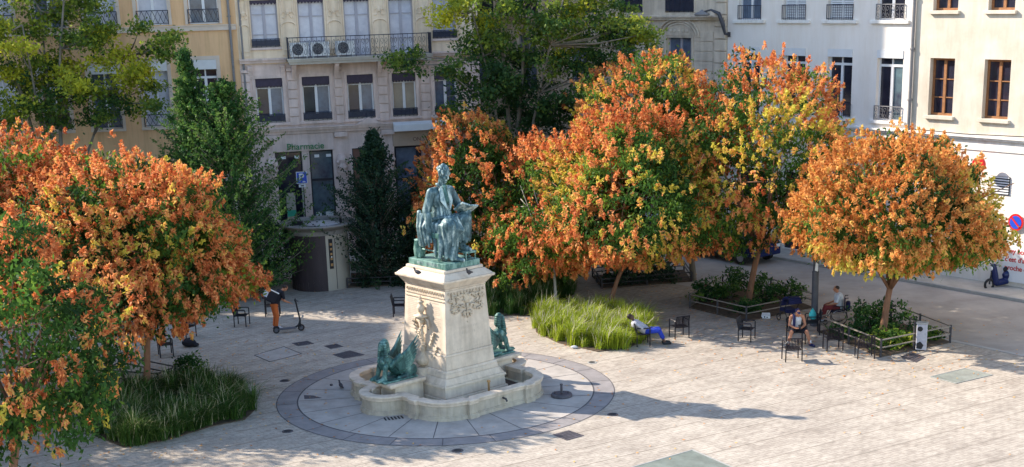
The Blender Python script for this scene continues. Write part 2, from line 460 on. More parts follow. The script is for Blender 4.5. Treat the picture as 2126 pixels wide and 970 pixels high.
def text_mesh(name, s, size, m_, parent, loc, rot, extrude=.01, align='CENTER', bold=0.0):
    c = bpy.data.curves.new('t', 'FONT'); c.body = s; c.size = size; c.extrude = extrude; c.align_x = align; c.offset = bold
    o = bpy.data.objects.new('t', c); col.objects.link(o)
    me = bpy.data.meshes.new_from_object(o.evaluated_get(bpy.context.evaluated_depsgraph_get()))
    bpy.data.objects.remove(o)
    me.name = name; x = link(name, me, m_, parent, loc); x.rotation_euler = rot
    return x


# ------------------------------------------------------------------ foliage
rng = np.random.default_rng(11)


def quads(name, C, A, B, tint, m_, parent=None):
    """leaf mesh: C centres, A half-length vectors, B half-width vectors"""
    n = len(C); V = np.empty((n, 4, 3), np.float32)
    V[:, 0] = C - A; V[:, 1] = C + B - A * .1; V[:, 2] = C + A; V[:, 3] = C - B - A * .1
    me = bpy.data.meshes.new(name)
    me.vertices.add(4 * n); me.vertices.foreach_set('co', V.ravel())
    me.loops.add(4 * n); me.loops.foreach_set('vertex_index', np.arange(4 * n, dtype=np.int32))
    me.polygons.add(n); me.polygons.foreach_set('loop_start', np.arange(0, 4 * n, 4, dtype=np.int32))
    try: me.polygons.foreach_set('loop_total', np.full(n, 4, dtype=np.int32))
    except Exception: pass
    at_ = me.attributes.new('tint', 'FLOAT', 'FACE'); at_.data.foreach_set('value', np.clip(tint, 0, 1).astype(np.float32))
    me.update(calc_edges=True); me.validate()
    return link(name, me, m_, parent)


def unit(v): return v / np.maximum(np.linalg.norm(v, axis=-1, keepdims=True), 1e-9)


def lumps(k, seed):
    g = np.random.default_rng(seed); return unit(g.normal(size=(k, 3))), g.uniform(.5, 1, k) * g.choice([-1, 1], k)


def lump_val(d, L_):
    D, w = L_
    dd = np.clip(d @ D.T, -1, 1)
    return (np.exp(-(1 - dd) * 7) * w).sum(1)


def leaves(P, droop=.3, ln=.16, wd=.055, seed=0, jitter=.3):
    g = np.random.default_rng(seed); n = len(P)
    a = g.normal(size=(n, 3)); a[:, 2] -= droop; a = unit(a)
    b_ = unit(np.cross(a, g.normal(size=(n, 3))))
    s = g.uniform(1 - jitter, 1 + jitter, (n, 1))
    return a * s * ln / 2, b_ * s * wd / 2


def crown_k(d, seed):
    """uneven radius of a crown in direction d: big lobes plus ragged small ones"""
    big_ = np.clip(lump_val(d, lumps(26, seed + 5)), -1, 1)
    D, w_ = lumps(90, seed + 6); dd = np.clip(d @ D.T, -1, 1); small_ = (np.exp(-(1 - dd) * 40) * w_).sum(1)
    return 1 + .20 * big_ + .15 * np.clip(small_, -1, 1)


def crown_points(c, rad, ncl, per, seed, inner=.5, sig=.3, flat_bottom=.75, amp=.28, gaps=0):
    g = np.random.default_rng(seed)
    d = unit(g.normal(size=(ncl, 3)))
    k = crown_k(d, seed)
    r_ = g.uniform(inner ** 2, 1.08, ncl) ** .5
    p = d * (k * r_)[:, None] * np.array(rad)
    p[:, 2] *= np.where(p[:, 2] < 0, flat_bottom, 1)
    if gaps:
        q = lump_val(unit(p + g.normal(size=p.shape) * .05), lumps(30, seed + 9)); p = p[q > -gaps]; r_ = r_[q > -gaps]
    P = np.repeat(p, per, 0) + g.normal(size=(len(p) * per, 3)) * sig * np.array([1, 1, .75])
    return P + np.array(c), p, np.repeat(np.arange(len(p)), per)


def orange_tree(label, base, crown, rad, seed, trunk_r=.11, pods=1.0, podmat='pod', bark='bark_red', yellow=.12, leafn=1.0, lean=(0, 0), podbias=0.0, flat=.62, name='golden_rain_tree', group='orange podded trees on the square'):
    """trunk with limbs, a crown of leaves and hanging clusters of papery pods"""
    g = np.random.default_rng(seed)
    root = empty(name, base, 0, label, 'tree', group)
    bx, by = base[0], base[1]
    c = np.array(crown) - np.array([bx, by, 0])
    rad = np.array(rad)
    # trunk and limbs
    mb = MB(); fork = Vector((c[0] * .6, c[1] * .6, max(1.6, c[2] - rad[2] * .55)))
    mb.tube([(0, 0, -.05), (c[0] * .12 + .03, 0, fork.z * .35), (c[0] * .4, c[1] * .3, fork.z * .75), fork], [trunk_r * 1.25, trunk_r, trunk_r * .88, trunk_r * .85], 10)
    for i in range(9):
        a = 2 * PI * i / 9 + g.uniform(-.3, .3); e_ = g.uniform(.05, 1.2)
        tip = Vector((c[0] + math.cos(a) * math.cos(e_) * rad[0] * .75, c[1] + math.sin(a) * math.cos(e_) * rad[1] * .75, c[2] + math.sin(e_) * rad[2] * .7))
        mid = fork.lerp(tip, .5) + Vector((g.uniform(-.2, .2), g.uniform(-.2, .2), .25))
        mb.tube([fork - Vector((0, 0, .1)), mid, tip], [trunk_r * .5, trunk_r * .3, .012], 6)
        for _ in range(3):
            t2 = mid.lerp(tip, g.uniform(.1, .9)); mb.bar(t2, t2 + Vector(g.normal(size=3)) * .6, .014)
    mb.build('trunk', MT[bark], root, smooth=True)
    area = (rad[0] * rad[1] + rad[0] * rad[2] + rad[1] * rad[2]) / 3
    ncl = int(38 * area * leafn)
    P, pc, idx = crown_points(c, rad, ncl, 56, seed, .55, .21, flat, gaps=.9)
    A, B = leaves(P, 1.0, .17, .07, seed)
    cd_ = unit((pc) / rad)
    L2 = lumps(20, seed + 77)
    tcl = .30 + .22 * np.clip(lump_val(cd_, L2), -1, 1.2) + g.normal(size=len(pc)) * .09
    tint = tcl[idx] + g.normal(size=len(P)) * .08
    quads('crown', P, A, B, tint, MT['leaf'], root)
    # pods
    n = int(62 * area * pods * 4.0)
    d = unit(g.normal(size=(n, 3)) + np.array([0, 0, .12]))
    k = crown_k(d, seed)
    hf = np.array([noise.noise(Vector(q)) for q in (d * rad * 2.1 + seed)])
    pm = .30 * lump_val(d, lumps(60, seed + 31)) + 1.5 * hf + .12 * np.clip(d[:, 2], -.8, .6)
    keep = pm > -.08 - podbias * .6
    d = d[keep]; k = k[keep]; n = len(d)
    p = d * (k * (.92 + .20 * g.uniform(0, 1, n) ** 2))[:, None] * rad
    p[:, 2] *= np.where(p[:, 2] < 0, flat, 1)
    up = unit(d + np.array([0, 0, .35])); dn = np.array([0, 0, -1.0])
    ax = np.where((d[:, 2:3] > .15), up, unit(d * .5 + dn))
    per = 28
    t_ = g.uniform(0, 1, (n, per, 1))
    sz = g.uniform(.13, .30, (n, 1, 1))
    off = ax[:, None, :] * (t_ - .3) * sz * 1.1 + g.normal(size=(n, per, 3)) * (1.15 - t_) * sz * .26
    Q = (p[:, None, :] + off + c).reshape(-1, 3)
    a = (unit(off + .0001)[:, :, :] * .5 + ax[:, None, :] * .3 + g.normal(size=(n, per, 3)) * .55 + np.array([0, 0, -.2])).reshape(-1, 3)
    a = unit(a); b_ = unit(np.cross(a, g.normal(size=a.shape)))
    s = g.uniform(.7, 1.3, (len(Q), 1))
    hue = lump_val(unit(p), lumps(24, seed + 55)) + g.normal(size=n) * .15
    ct = .42 + .16 * g.normal(size=n) + .10 * hue + np.where(hue > 1.05 - yellow * 3, .36, 0)
    tint = np.repeat(ct, per) + g.normal(size=n * per) * .17
    quads('seed_pods', Q, a * s * .066, b_ * s * .028, tint, MT[podmat], root)
    return root


def shrub(name, label, cat, base, rad, m_, seed, dens=1.0, group=None, ln=.13, wd=.06, tint0=.45):
    root = empty(name, base, 0, label, cat, group); g = np.random.default_rng(seed)
    mb = MB()
    for i in range(6):
        a = 2 * PI * i / 6; mb.tube([(0, 0, -.02), (math.cos(a) * rad[0] * .3, math.sin(a) * rad[1] * .3, rad[2] * .5), (math.cos(a) * rad[0] * .6, math.sin(a) * rad[1] * .6, rad[2] * 1.1)], [.022, .015, .006], 5)
    mb.build('stems', MT['bark_grey'], root)
    P, pc, idx = crown_points((0, 0, rad[2] * .8), rad, int(26 * dens * (rad[0] * rad[1] * rad[2]) ** .66 + 14), 42, seed, .35, .12, .8, .3)
    P[:, 2] = np.abs(P[:, 2]) + .02
    A, B = leaves(P, 0, ln, wd, seed)
    quads('foliage', P, A, B, tint0 + .2 * g.normal(size=len(pc))[idx] + .1 * g.normal(size=len(P)), m_, root)
    return root


def grass(name, label, poly, h, n, m_, seed, plume=.02, droop=.55, tint0=.4, lit=0.0):
    """ornamental grass in a bed: arching blades in tussocks"""
    g = np.random.default_rng(seed); poly = np.array([(p[0], p[1]) for p in poly])
    lo, hi = poly.min(0), poly.max(0); T = []
    while len(T) < n // 90:
        q = g.uniform(lo, hi); ins = False
        for i in range(len(poly)):
            a, b_ = poly[i], poly[i - 1]
            if (a[1] > q[1]) != (b_[1] > q[1]) and q[0] < (b_[0] - a[0]) * (q[1] - a[1]) / (b_[1] - a[1]) + a[0]: ins = not ins
        if ins: T.append(q)
    T = np.array(T); nt_ = len(T); k = 90
    th_ = g.uniform(.5, 1.25, nt_)
    idx = np.repeat(np.arange(nt_), k); N_ = len(idx)
    a = g.uniform(0, 2 * PI, N_); lean = g.uniform(.05, 1, N_) ** .8 * droop
    D = np.c_[np.cos(a), np.sin(a), np.zeros(N_)] + np.array([.25, -.1, 0])
    H = h * th_[idx] * g.uniform(.6, 1.15, N_)
    P0 = np.c_[T[idx] + g.normal(size=(N_, 2)) * .07, np.zeros(N_)]
    P1 = P0 + D * (lean * H * .35)[:, None] + np.c_[np.zeros((N_, 2)), H * .62]
    P2 = P1 + D * (lean * H * .75)[:, None] + np.c_[np.zeros((N_, 2)), H * (.38 - lean * .45)]
    pl = g.uniform(size=N_) < plume; P2[pl] += np.array([0, 0, .16])
    W = np.c_[-np.sin(a), np.cos(a), np.zeros(N_)] * np.where(pl, .014, .009)[:, None]
    V = np.stack([P0 - W, P0 + W, P1 + W * .9, P1 - W * .9, P2 + W * .15, P2 - W * .15], 1).astype(np.float32)
    base = np.arange(N_) * 6
    F = np.stack([np.stack([base, base + 1, base + 2, base + 3], 1), np.stack([base + 3, base + 2, base + 4, base + 5], 1)], 1).reshape(-1).astype(np.int32)
    me = bpy.data.meshes.new(name); nf = 2 * N_
    me.vertices.add(6 * N_); me.vertices.foreach_set('co', V.ravel())
    me.loops.add(4 * nf); me.loops.foreach_set('vertex_index', F)
    me.polygons.add(nf); me.polygons.foreach_set('loop_start', np.arange(0, 4 * nf, 4, dtype=np.int32))
    try: me.polygons.foreach_set('loop_total', np.full(nf, 4, dtype=np.int32))
    except Exception: pass
    tn = tint0 + .15 * g.normal(size=nt_)[idx] + .13 * g.normal(size=N_)
    tn = np.where(pl, 1.0, np.clip(tn, 0, .86))
    tt = np.repeat(tn, 2)
    a_ = me.attributes.new('tint', 'FLOAT', 'FACE'); a_.data.foreach_set('value', np.clip(tt, 0, 1).astype(np.float32))
    me.update(calc_edges=True); me.validate()
    o = link(name, me, m_)
    return tag(o, label, 'grass', None, 'stuff')


# ------------------------------------------------------------------ ground
def sheet(name, poly, z, m_, lift=True):
    me = bpy.data.meshes.new(name); me.from_pydata([(p[0], p[1], z) for p in poly], [], [tuple(range(len(poly)))]); me.update()
    if me.polygons[0].normal.z < 0: me.flip_normals()
    return tag(link(name, me, m_), kind='structure')


sheet('plaza_ground', [(-90, -40), (120, -40), (120, 140), (-90, 140)], 0, MT['paving'])
MO = Vector((-2.03, 41.25, 0)); MROT = math.atan2(-.656, -.755)      # monument centre, its local y looks to the right front


def annulus(name, r0, r1, z, m_, seg=96, gaps=None):
    mb = MB()
    for i in range(seg):
        a, b_ = 2 * PI * i / seg, 2 * PI * (i + 1) / seg
        mb.add([(r0 * math.cos(a), r0 * math.sin(a), z), (r1 * math.cos(a), r1 * math.sin(a), z), (r1 * math.cos(b_), r1 * math.sin(b_), z), (r0 * math.cos(b_), r0 * math.sin(b_), z)], [(0, 1, 2, 3)])
    return tag(mb.build(name, m_, None, MO), kind='structure')


annulus('fountain_paving_circle', 0.2, 4.52, .004, MT['radial_stone'])
annulus('fountain_paving_ring', 4.54, 5.16, .004, MT['ring_stone'])
annulus('fountain_channel', 4.51, 4.555, .008, MT['joint'])
annulus('ring_edge_joint', 5.15, 5.175, .008, MT['joint'])
mb = MB()
for i in range(22):
    a = 2 * PI * i / 22 + .1; c_, s_ = math.cos(a), math.sin(a); w = .012
    mb.add([(2.6 * c_ - w * s_, 2.6 * s_ + w * c_, .008), (4.48 * c_ - w * s_, 4.48 * s_ + w * c_, .008), (4.48 * c_ + w * s_, 4.48 * s_ - w * c_, .008), (2.6 * c_ + w * s_, 2.6 * s_ - w * c_, .008)], [(0, 1, 2, 3)])
    a += .06; c_, s_ = math.cos(a), math.sin(a)
    mb.add([(4.57 * c_ - w * s_, 4.57 * s_ + w * c_, .008), (5.15 * c_ - w * s_, 5.15 * s_ + w * c_, .008), (5.15 * c_ + w * s_, 5.15 * s_ - w * c_, .008), (4.57 * c_ + w * s_, 4.57 * s_ - w * c_, .008)], [(0, 1, 2, 3)])
tag(mb.build('paving_joints', MT['joint'], None, MO), kind='structure')

# road along the white houses, kerbs, pavements
WH = Plane(10.33, 65.64, -52.94)
CR = Plane(-8.89, 64.49, 12)
YL = Plane(-8.89 - 2.87 * math.cos(R(12)), 64.49 - 2.87 * math.sin(R(12)), 1)


def wp(pl, u, out): return pl.o + pl.u * u + pl.n * out


sheet('road', [wp(WH, -40, 1.8), wp(WH, 60, 1.8), wp(WH, 60, 8.3), wp(WH, -40, 8.3)], .006, MT['asphalt'])
sheet('side_street', [wp(CR, 8.6, 2), wp(CR, 8.6, -40), wp(WH, -40, 1.8), wp(WH, -3, 8.3), wp(WH, -3, 8.2)], .003, MT['asphalt'])


def kerb(name, pl, u0, u1, o0, o1, h, m_):
    mb = MB(); mb.box(u0, u1, -o1, -o0, 0.001, h)
    return tag(mb.build(name, m_, None, pl.o, pl.a, bevel=.015), kind='structure')


kerb('pavement_by_white_house', WH, -30, 60, 0.0, 1.65, .12, MT['slab'])
kerb('kerb', WH, -30, 60, 1.655, 1.8, .125, MT['kerb'])
kerb('kerb_flush', WH, -2, 60, 8.3, 8.5, .012, MT['kerb'])
kerb('pavement_by_pharmacy', CR, -2.8, 8.4, 0.0, 2.2, .10, MT['slab'])
kerb('pavement_by_yellow_house', YL, -40, -.1, 0.0, 2.0, .10, MT['slab'])


# ------------------------------------------------------------------ facades
def wall_mesh(mb, u0, u1, z0, z1, ops, d=.28, y0=0.0):
    us = sorted({u0, u1, *[min(max(o[0], u0), u1) for o in ops], *[min(max(o[1], u0), u1) for o in ops]})
    zs = sorted({z0, z1, *[min(max(o[2], z0), z1) for o in ops], *[min(max(o[3], z0), z1) for o in ops]})
    for a, b_ in zip(us, us[1:]):
        for c, e_ in zip(zs, zs[1:]):
            um, zm = (a + b_) / 2, (c + e_) / 2
            if any(o[0] < um < o[1] and o[2] < zm < o[3] for o in ops): continue
            mb.add([(a, y0, c), (b_, y0, c), (b_, y0, e_), (a, y0, e_)], [(0, 1, 2, 3)])
    for o in ops:
        a, b_, c, e_ = o[:4]
        mb.add([(a, y0, c), (b_, y0, c), (b_, y0, e_), (a, y0, e_), (a, y0 + d, c), (b_, y0 + d, c), (b_, y0 + d, e_), (a, y0 + d, e_)], [(0, 1, 5, 4), (1, 2, 6, 5), (2, 3, 7, 6), (3, 0, 4, 7)])


def shell(root, u0, u1, h, ops, m_, depth=12, d=.28, roof='roof_tile', slope=3.0, z0=0):
    mb = MB(); wall_mesh(mb, u0, u1, z0, h, ops, d)
    mb.add([(u0, 0, z0), (u0, depth, z0), (u0, depth, h), (u0, 0, h)], [(0, 1, 2, 3)])
    mb.add([(u1, 0, z0), (u1, depth, z0), (u1, depth, h), (u1, 0, h)], [(3, 2, 1, 0)])
    mb.add([(u0, depth, z0), (u1, depth, z0), (u1, depth, h), (u0, depth, h)], [(0, 1, 2, 3)])
    mb.build('wall', m_, root)
    rf = MB(); rf.add([(u0 - .1, -.5, h), (u1 + .1, -.5, h), (u1 + .1, depth + .3, h), (u0 - .1, depth + .3, h), (u0 - .1, depth / 2, h + slope), (u1 + .1, depth / 2, h + slope)], [(0, 1, 5, 4), (2, 3, 4, 5), (0, 4, 3), (1, 2, 5), (0, 3, 2, 1)])
    rf.build('roof', MT[roof], root)


def window(root, o, frame='white_frame', pane='pane_dark', bars=(.33, .66), leaf2=True, fw=.06, dep=.2, sur=None, sill=None, box=None, rail=None, valance=None, right=None, transom=None, split=.5):
    """window frame; its panes, sill, surround, shutter box, valance and railing are sub-parts"""
    a, b_, c, e_ = o[:4]; y = dep; mb = MB()
    mb.box(a, a + fw, y - .05, y + .03, c, e_); mb.box(b_ - fw, b_, y - .05, y + .03, c, e_)
    mb.box(a + fw, b_ - fw, y - .05, y + .03, c, c + fw); mb.box(a + fw, b_ - fw, y - .05, y + .03, e_ - fw, e_)
    top = e_ - fw
    if transom:
        zt = c + (e_ - c) * transom; mb.box(a + fw, b_ - fw, y - .052, y + .03, zt - .05, zt + .05); top = zt - .05
    m_ = a + (b_ - a) * split
    if leaf2: mb.box(m_ - .06, m_ + .06, y - .055, y + .03, c + fw, top)
    if leaf2 and transom: mb.box(m_ - .03, m_ + .03, y - .05, y + .03, top + .1, e_ - fw)
    for t_ in bars:
        z = c + (top - c) * t_
        mb.box(a + fw, m_ - .06, y - .04, y + .03, z - .02, z + .02); mb.box(m_ + .06, b_ - fw, y - .04, y + .03, z - .02, z + .02)
    w = mb.build('window', MT[frame], root)
    p = MB(); p.box(a + .02, (m_ if right else b_ - .02), y, y + .02, c + .02, e_ - .02); p.build('pane', MT[pane], w)
    if right:
        p = MB(); p.box(m_, b_ - .02, y, y + .02, c + .02, e_ - .02); p.build('pane', MT[right], w)
    if sur:
        t_, pr, mm = sur; s_ = MB()
        s_.box(a - t_, a - .002, -pr, .02, c, e_); s_.box(b_ + .002, b_ + t_, -pr, .02, c, e_); s_.box(a - t_, b_ + t_, -pr - .01, .02, e_, e_ + t_)
        s_.build('window_surround', MT[mm], w)
    if sill:
        ex, pr, th_, mm = sill; s_ = MB(); s_.box(a - ex, b_ + ex, -pr, dep, c - th_, c - .002); s_.build('sill', MT[mm], w, bevel=.01)
    if box:
        s_ = MB(); s_.box(a + .005, b_ - .005, -.03, y - .06, e_ - box, e_ - .004); s_.build('shutter_box', MT['white_metal'], w)
    if valance:
        s_ = MB(); n = 8; wv = (b_ - a) / n
        s_.box(a + .01, b_ - .01, .03, .06, e_ - valance, e_ - .01)
        for i in range(n): s_.add([(a + wv * i, .045, e_ - valance), (a + wv * (i + .5), .045, e_ - valance - .09), (a + wv * (i + 1), .045, e_ - valance)], [(0, 1, 2)])
        s_.build('valance', MT['lambrequin'], w)
    if rail: railing(w, a - .03, b_ + .03, c + .02, rail[0], -.05, MT[rail[1]], rail[2])
    return w


def railing(parent, a, b_, z, h, y, m_, style='scroll'):
    mb = MB(); mb.box(a, b_, y - .02, y + .02, z + h - .035, z + h); mb.box(a, b_, y - .012, y + .012, z + .04, z + .065)
    mb.box(a, a + .025, y - .012, y + .012, z, z + h); mb.box(b_ - .025, b_, y - .012, y + .012, z, z + h)
    if style == 'lattice':
        n = max(3, int((b_ - a) / .22)); w = (b_ - a) / n
        for i in range(n):
            mb.bar((a + w * i, y, z + .06), (a + w * (i + 1), y, z + h - .03), .012); mb.bar((a + w * (i + 1), y, z + .06), (a + w * i, y, z + h - .03), .012)
    elif style == 'bars':
        n = int((b_ - a) / .11)
        for i in range(1, n): mb.bar((a + (b_ - a) * i / n, y, z), (a + (b_ - a) * i / n, y, z + h), .009)
    elif style == 'panel':
        mb.box(a, b_, y - .005, y + .005, z + .07, z + h - .05)
        for i in range(1, 6): mb.bar((a + (b_ - a) * i / 6, y - .012, z), (a + (b_ - a) * i / 6, y - .012, z + h), .012)
    else:
        n = max(2, int((b_ - a) / .42)); w = (b_ - a) / n
        for i in range(n):
            x0 = a + w * i; mb.bar((x0, y, z), (x0, y, z + h), .011)
            cx, cz = x0 + w / 2, z + h * .5
            for sx in (-1, 1):
                for sz in (-1, 1):
                    pts = [(cx + sx * w * .26 + math.cos(t_) * w * .17 * (1 - k * .06) * sx, y, cz + sz * h * .21 + math.sin(t_) * h * .16 * (1 - k * .06) * sz) for k, t_ in enumerate([j * PI / 4 - PI / 2 for j in range(9)])]
                    mb.tube(pts, .010, 4)
            mb.bar((cx, y, z + .05), (cx, y, z + h), .009)
    return mb.build('railing', m_, parent)


def top_row(ops, dz, z):
    return [(a, b_, c + dz, e_ + dz) for a, b_, c, e_ in ops]


# --- yellow house (left)
yel = empty('yellow_house', YL.o, YL.a, 'ochre yellow apartment house with grey window surrounds, left of the pharmacy house', 'building')
up = [YL.rect(387, 449, -82, 50), YL.rect(280, 344, -80, 53), YL.rect(172, 237, -78, 56), YL.rect(64, 128, -76, 60), YL.rect(-44, 20, -74, 64)]
lo = [YL.rect(401, 453, 124, 232), YL.rect(296, 352, 128, 264), YL.rect(190, 248, 134, 268), YL.rect(84, 142, 138, 272), YL.rect(-20, 36, 142, 276)]
dzu = up[0][2] - lo[1][2]
up2 = top_row(up, dzu, 0); up3 = top_row(up2, dzu, 0)
gf = [(o[0] - .3, o[1] + .3, .1, 3.1) for o in lo]
shell(yel, -34, 0, 18.6, up + lo + up2 + up3 + gf, MT['yellow_wall'])
for i, o in enumerate(up + up2 + up3):
    window(yel, o, pane='pane_curtain' if i % 3 else 'pane_blue', sur=(.16, .03, 'yellow_trim'), rail=(.62, 'iron', 'lattice'), bars=(.5,))
for i, o in enumerate(lo):
    window(yel, o, frame='white_frame', pane=['pane_dark', 'pane_curtain', 'pane_blue'][i % 3], sur=(.16, .03, 'yellow_trim'), box=.42, transom=.66, bars=(.5,), rail=(.55, 'iron', 'lattice') if i else None, sill=(.16, .1, .12, 'yellow_trim'))
for o in gf: window(yel, o, frame='dark_frame', pane='pane_dark', bars=(), sur=(.2, .04, 'yellow_trim'), transom=.75)
zc = YL.uz(420, 57)[1]
for k_ in range(3):
    mb = MB(); mb.box(-34, -.02, -.09, .02, zc - .14 + dzu * k_, zc + .06 + dzu * k_); mb.box(-34, -.02, -.13, .02, zc + .061 + dzu * k_, zc + .10 + dzu * k_); mb.build('string_course', MT['yellow_trim'], yel)
mb = MB(); mb.box(-34, -.02, -.16, .02, 3.75, 4.1); mb.build('cornice', MT['yellow_trim'], yel)
mb = MB(); mb.tube([(-.28, -.1, .1), (-.28, -.1, 18.5)], .055, 8)
for z in range(2, 20, 3): mb.box(-.36, -.2, -.16, .0, z, z + .05)
mb.build('downpipe', MT['grey_iron'], yel)

# --- cream house with the pharmacy
cre = empty('pharmacy_house', CR.o, CR.a, 'ornate cream and pinkish stone apartment house with a long iron balcony over a pharmacy', 'building')
U0c, U1c = -2.87, 8.0
u3 = [CR.rect(521, 577, 2, 99), CR.rect(620, 674, -3, 114), CR.rect(715, 768, -6, 110), CR.rect(808, 858, -9, 104), CR.rect(898, 946, -12, 80)]
zb = CR.uz(700, 117)[1]
u3 = [(o[0], o[1], (zb if 0 < i < 4 else o[2]), u3[1][3]) for i, o in enumerate(u3)]
l2 = [CR.rect(533, 589, 166, 256), CR.rect(629, 686, 160, 251), CR.rect(722, 776, 155, 247), CR.rect(815, 864, 149, 240), CR.rect(902, 948, 144, 231)]
zl = sum(o[2] for o in l2[1:4]) / 3; zt = sum(o[3] for o in l2[1:4]) / 3
l2 = [(o[0], o[1], zl, zt) for o in l2]
dz3 = 3.3
t4 = [(o[0], o[1], u3[0][2] + dz3, o[3] + dz3 - .2) for o in u3]; t5 = top_row(t4, 3.1, 0)
sh1 = CR.uz(647, 313); sh2 = CR.uz(693, 313)
shops = [(CR.uz(575, 380)[0], CR.uz(631, 380)[0], .12, sh1[1]), (CR.uz(646, 380)[0], CR.uz(695, 380)[0], .12, sh1[1]), (CR.uz(735, 380)[0], CR.uz(800, 380)[0], .12, sh1[1]), (CR.uz(822, 380)[0], CR.uz(926, 380)[0], .12, sh1[1] + .0)]
shops = [shops[0], shops[1], shops[2], (shops[3][0], 7.2, .12, shops[3][3])]
shell(cre, U0c, U1c, 18.6, u3 + t4, MT['cream_wall'], z0=8.9, depth=34)
mb = MB(); mb.box(5.2, U1c - .01, 0.01, 33, 18.3, 27); mb.build('shadow_block', MT['cream_wall'], cre)  # added block above the view, throws the upright shadow edge on the white house
mb = MB(); wall_mesh(mb, U0c, U1c, 0, 8.9, l2 + shops); mb.add([(U1c, 0, 0), (U1c, 34, 0), (U1c, 34, 8.9), (U1c, 0, 8.9)], [(3, 2, 1, 0)]); mb.build('lower_wall', MT['pink_stone'], cre)
for i, o in enumerate(u3):
    window(cre, o, frame='grey_frame', pane='pane_curtain', bars=(.28, .72), valance=.12, rail=(.36, 'iron', 'panel') if i in (0, 4) else None, split=.5, sur=(.07, .02, 'cream_wall'), sill=(.08, .08, .1, 'pink_stone') if i in (0, 4) else None)
for o in t4: window(cre, o, frame='grey_frame', pane='pane_curtain', bars=(.3, .7), rail=(.6, 'iron', 'lattice'))
for i, o in enumerate(l2):
    window(cre, o, frame='white_frame', pane=['pane_dark', 'pane_dark', 'pane_dark', 'pane_warm', 'pane_blue'][i], right=['pane_blue', 'pane_blue', 'pane_blue', None, None][i], bars=(.8,), valance=.34, rail=(.36, 'iron', 'panel'), sur=(.13, .05, 'pink_stone'), sill=(.22, .12, .12, 'pink_stone'))
# piers between the upper windows: panel with carved scrolls
edges = [U0c] + [v for o in u3 for v in o[:2]] + [U1c]
for i in range(0, len(edges), 2):
    a, b_ = edges[i] + .1, edges[i + 1] - .1
    if b_ - a < .3: continue
    for dz_ in (0, dz3):
        z0, z1 = 9.35 + dz_, 12.3 + dz_ - (.2 if dz_ else 0); cx = (a + b_) / 2; w = min(.36, (b_ - a) / 2 - .02)
        mb = MB(); mb.box(a, b_, -.05, .01, z0 - .1, z1)
        mb.box(cx - w, cx + w, -.085, -.051, z0 + .1, z0 + .16)
        for s_ in (-1, 1): mb.box(cx + s_ * w - .03, cx + s_ * w + .03, -.085, -.051, z0 + .16, z0 + 1.15)
        mb.tube([(cx + math.cos(t_) * w, -.07, z0 + 1.15 + math.sin(t_) * w * .6) for t_ in [PI * j / 8 for j in range(9)]], .035, 5)
        for s_ in (-1, 1):
            mb.tube([(cx + s_ * (w * .95 - .02 * j), -.07, z0 + 2.55 - .13 * j + .05 * math.sin(j)) for j in range(7)], .038, 5)
            mb.tube([(cx + s_ * (w * .55 + math.cos(t_) * w * .3), -.07, z0 + 1.65 + math.sin(t_) * .14) for t_ in [j * PI / 4 for j in range(8)]], .03, 5)
        mb.lathe([(.10, z0 + 2.32), (.13, z0 + 2.4), (.10, z0 + 2.5)], 10, cx, -.08, 1, .5)
        mb.lathe([(.05, z0 + 1.66), (.09, z0 + 1.78), (.03, z0 + 1.9)], 10, cx, -.08, 1, .5)
        mb.build('carved_pier', MT['cream_wall'], cre, bevel=.008)
# rusticated piers of the floor below
edges = [U0c] + [v for o in l2 for v in o[:2]] + [U1c]
for i in range(0, len(edges), 2):
    a, b_ = edges[i] + (.22 if i else .03), edges[i + 1] - (.22 if i < 10 else .03)
    if b_ - a < .2: continue
    mb = MB(); z = 6.15
    while z < 8.35:
        mb.box(a, b_, -.075, .01, z, z + .36); z += .40
    mb.box(a - .03, b_ + .03, -.11, .01, z, z + .12)
    mb.build('rusticated_pier', MT['pink_stone'], cre, bevel=.012)
# string course, balcony, brackets
ub0, ub1 = CR.uz(598, 120, .9)[0], CR.uz(898, 112, .9)[0]
mb = MB(); mb.box(U0c, ub0 - .05, -.16, .02, 8.95, 9.07); mb.box(U0c, ub0 - .05, -.24, .02, 9.072, 9.15); mb.build('string_course', MT['pink_stone'], cre)
mb = MB(); mb.box(ub1 + .05, U1c, -.16, .02, 8.95, 9.07); mb.box(ub1 + .05, U1c, -.24, .02, 9.072, 9.15)
mb.build('string_course', MT['pink_stone'], cre)
mb = MB(); mb.box(ub0, ub1, -.92, .0, 8.98, 9.06); mb.box(ub0 + .05, ub1 - .05, -.86, .0, 8.86, 8.978); mb.box(ub0 - .03, ub1 + .03, -.95, 0, 9.062, 9.12)
bal = mb.build('balcony', MT['slab'], cre)
r_ = railing(bal, ub0 + .03, ub1 - .03, 9.12, .92, -.88, MT['iron'])
mb = MB()
for x in (ub0 + .04, ub1 - .04):
    for j in range(8): mb.bar((x, -.85 + j * .11, 9.12), (x, -.85 + j * .11, 10.02), .011)
    mb.box(x - .015, x + .015, -.88, 0, 10.0, 10.04)
mb.build('railing', MT['iron'], bal)
for x in [ub0 + .25, ub0 + 2.15, ub0 + 4.1, ub1 - .25, -2.45, -1.0]:
    mb = MB(); dp = .75 if x > ub0 else .22
    for j in range(6):
        t_ = j / 6; mb.box(x - .1, x + .1, -dp * (1 - t_ * .8) ** 1.4, .0, 8.83 - .095 * (j + 1), 8.83 - .095 * j - .004)
    mb.box(x - .13, x + .13, -dp - .02, 0, 8.832, 8.858)
    mb.build('bracket', MT['pink_stone'], cre, bevel=.01)
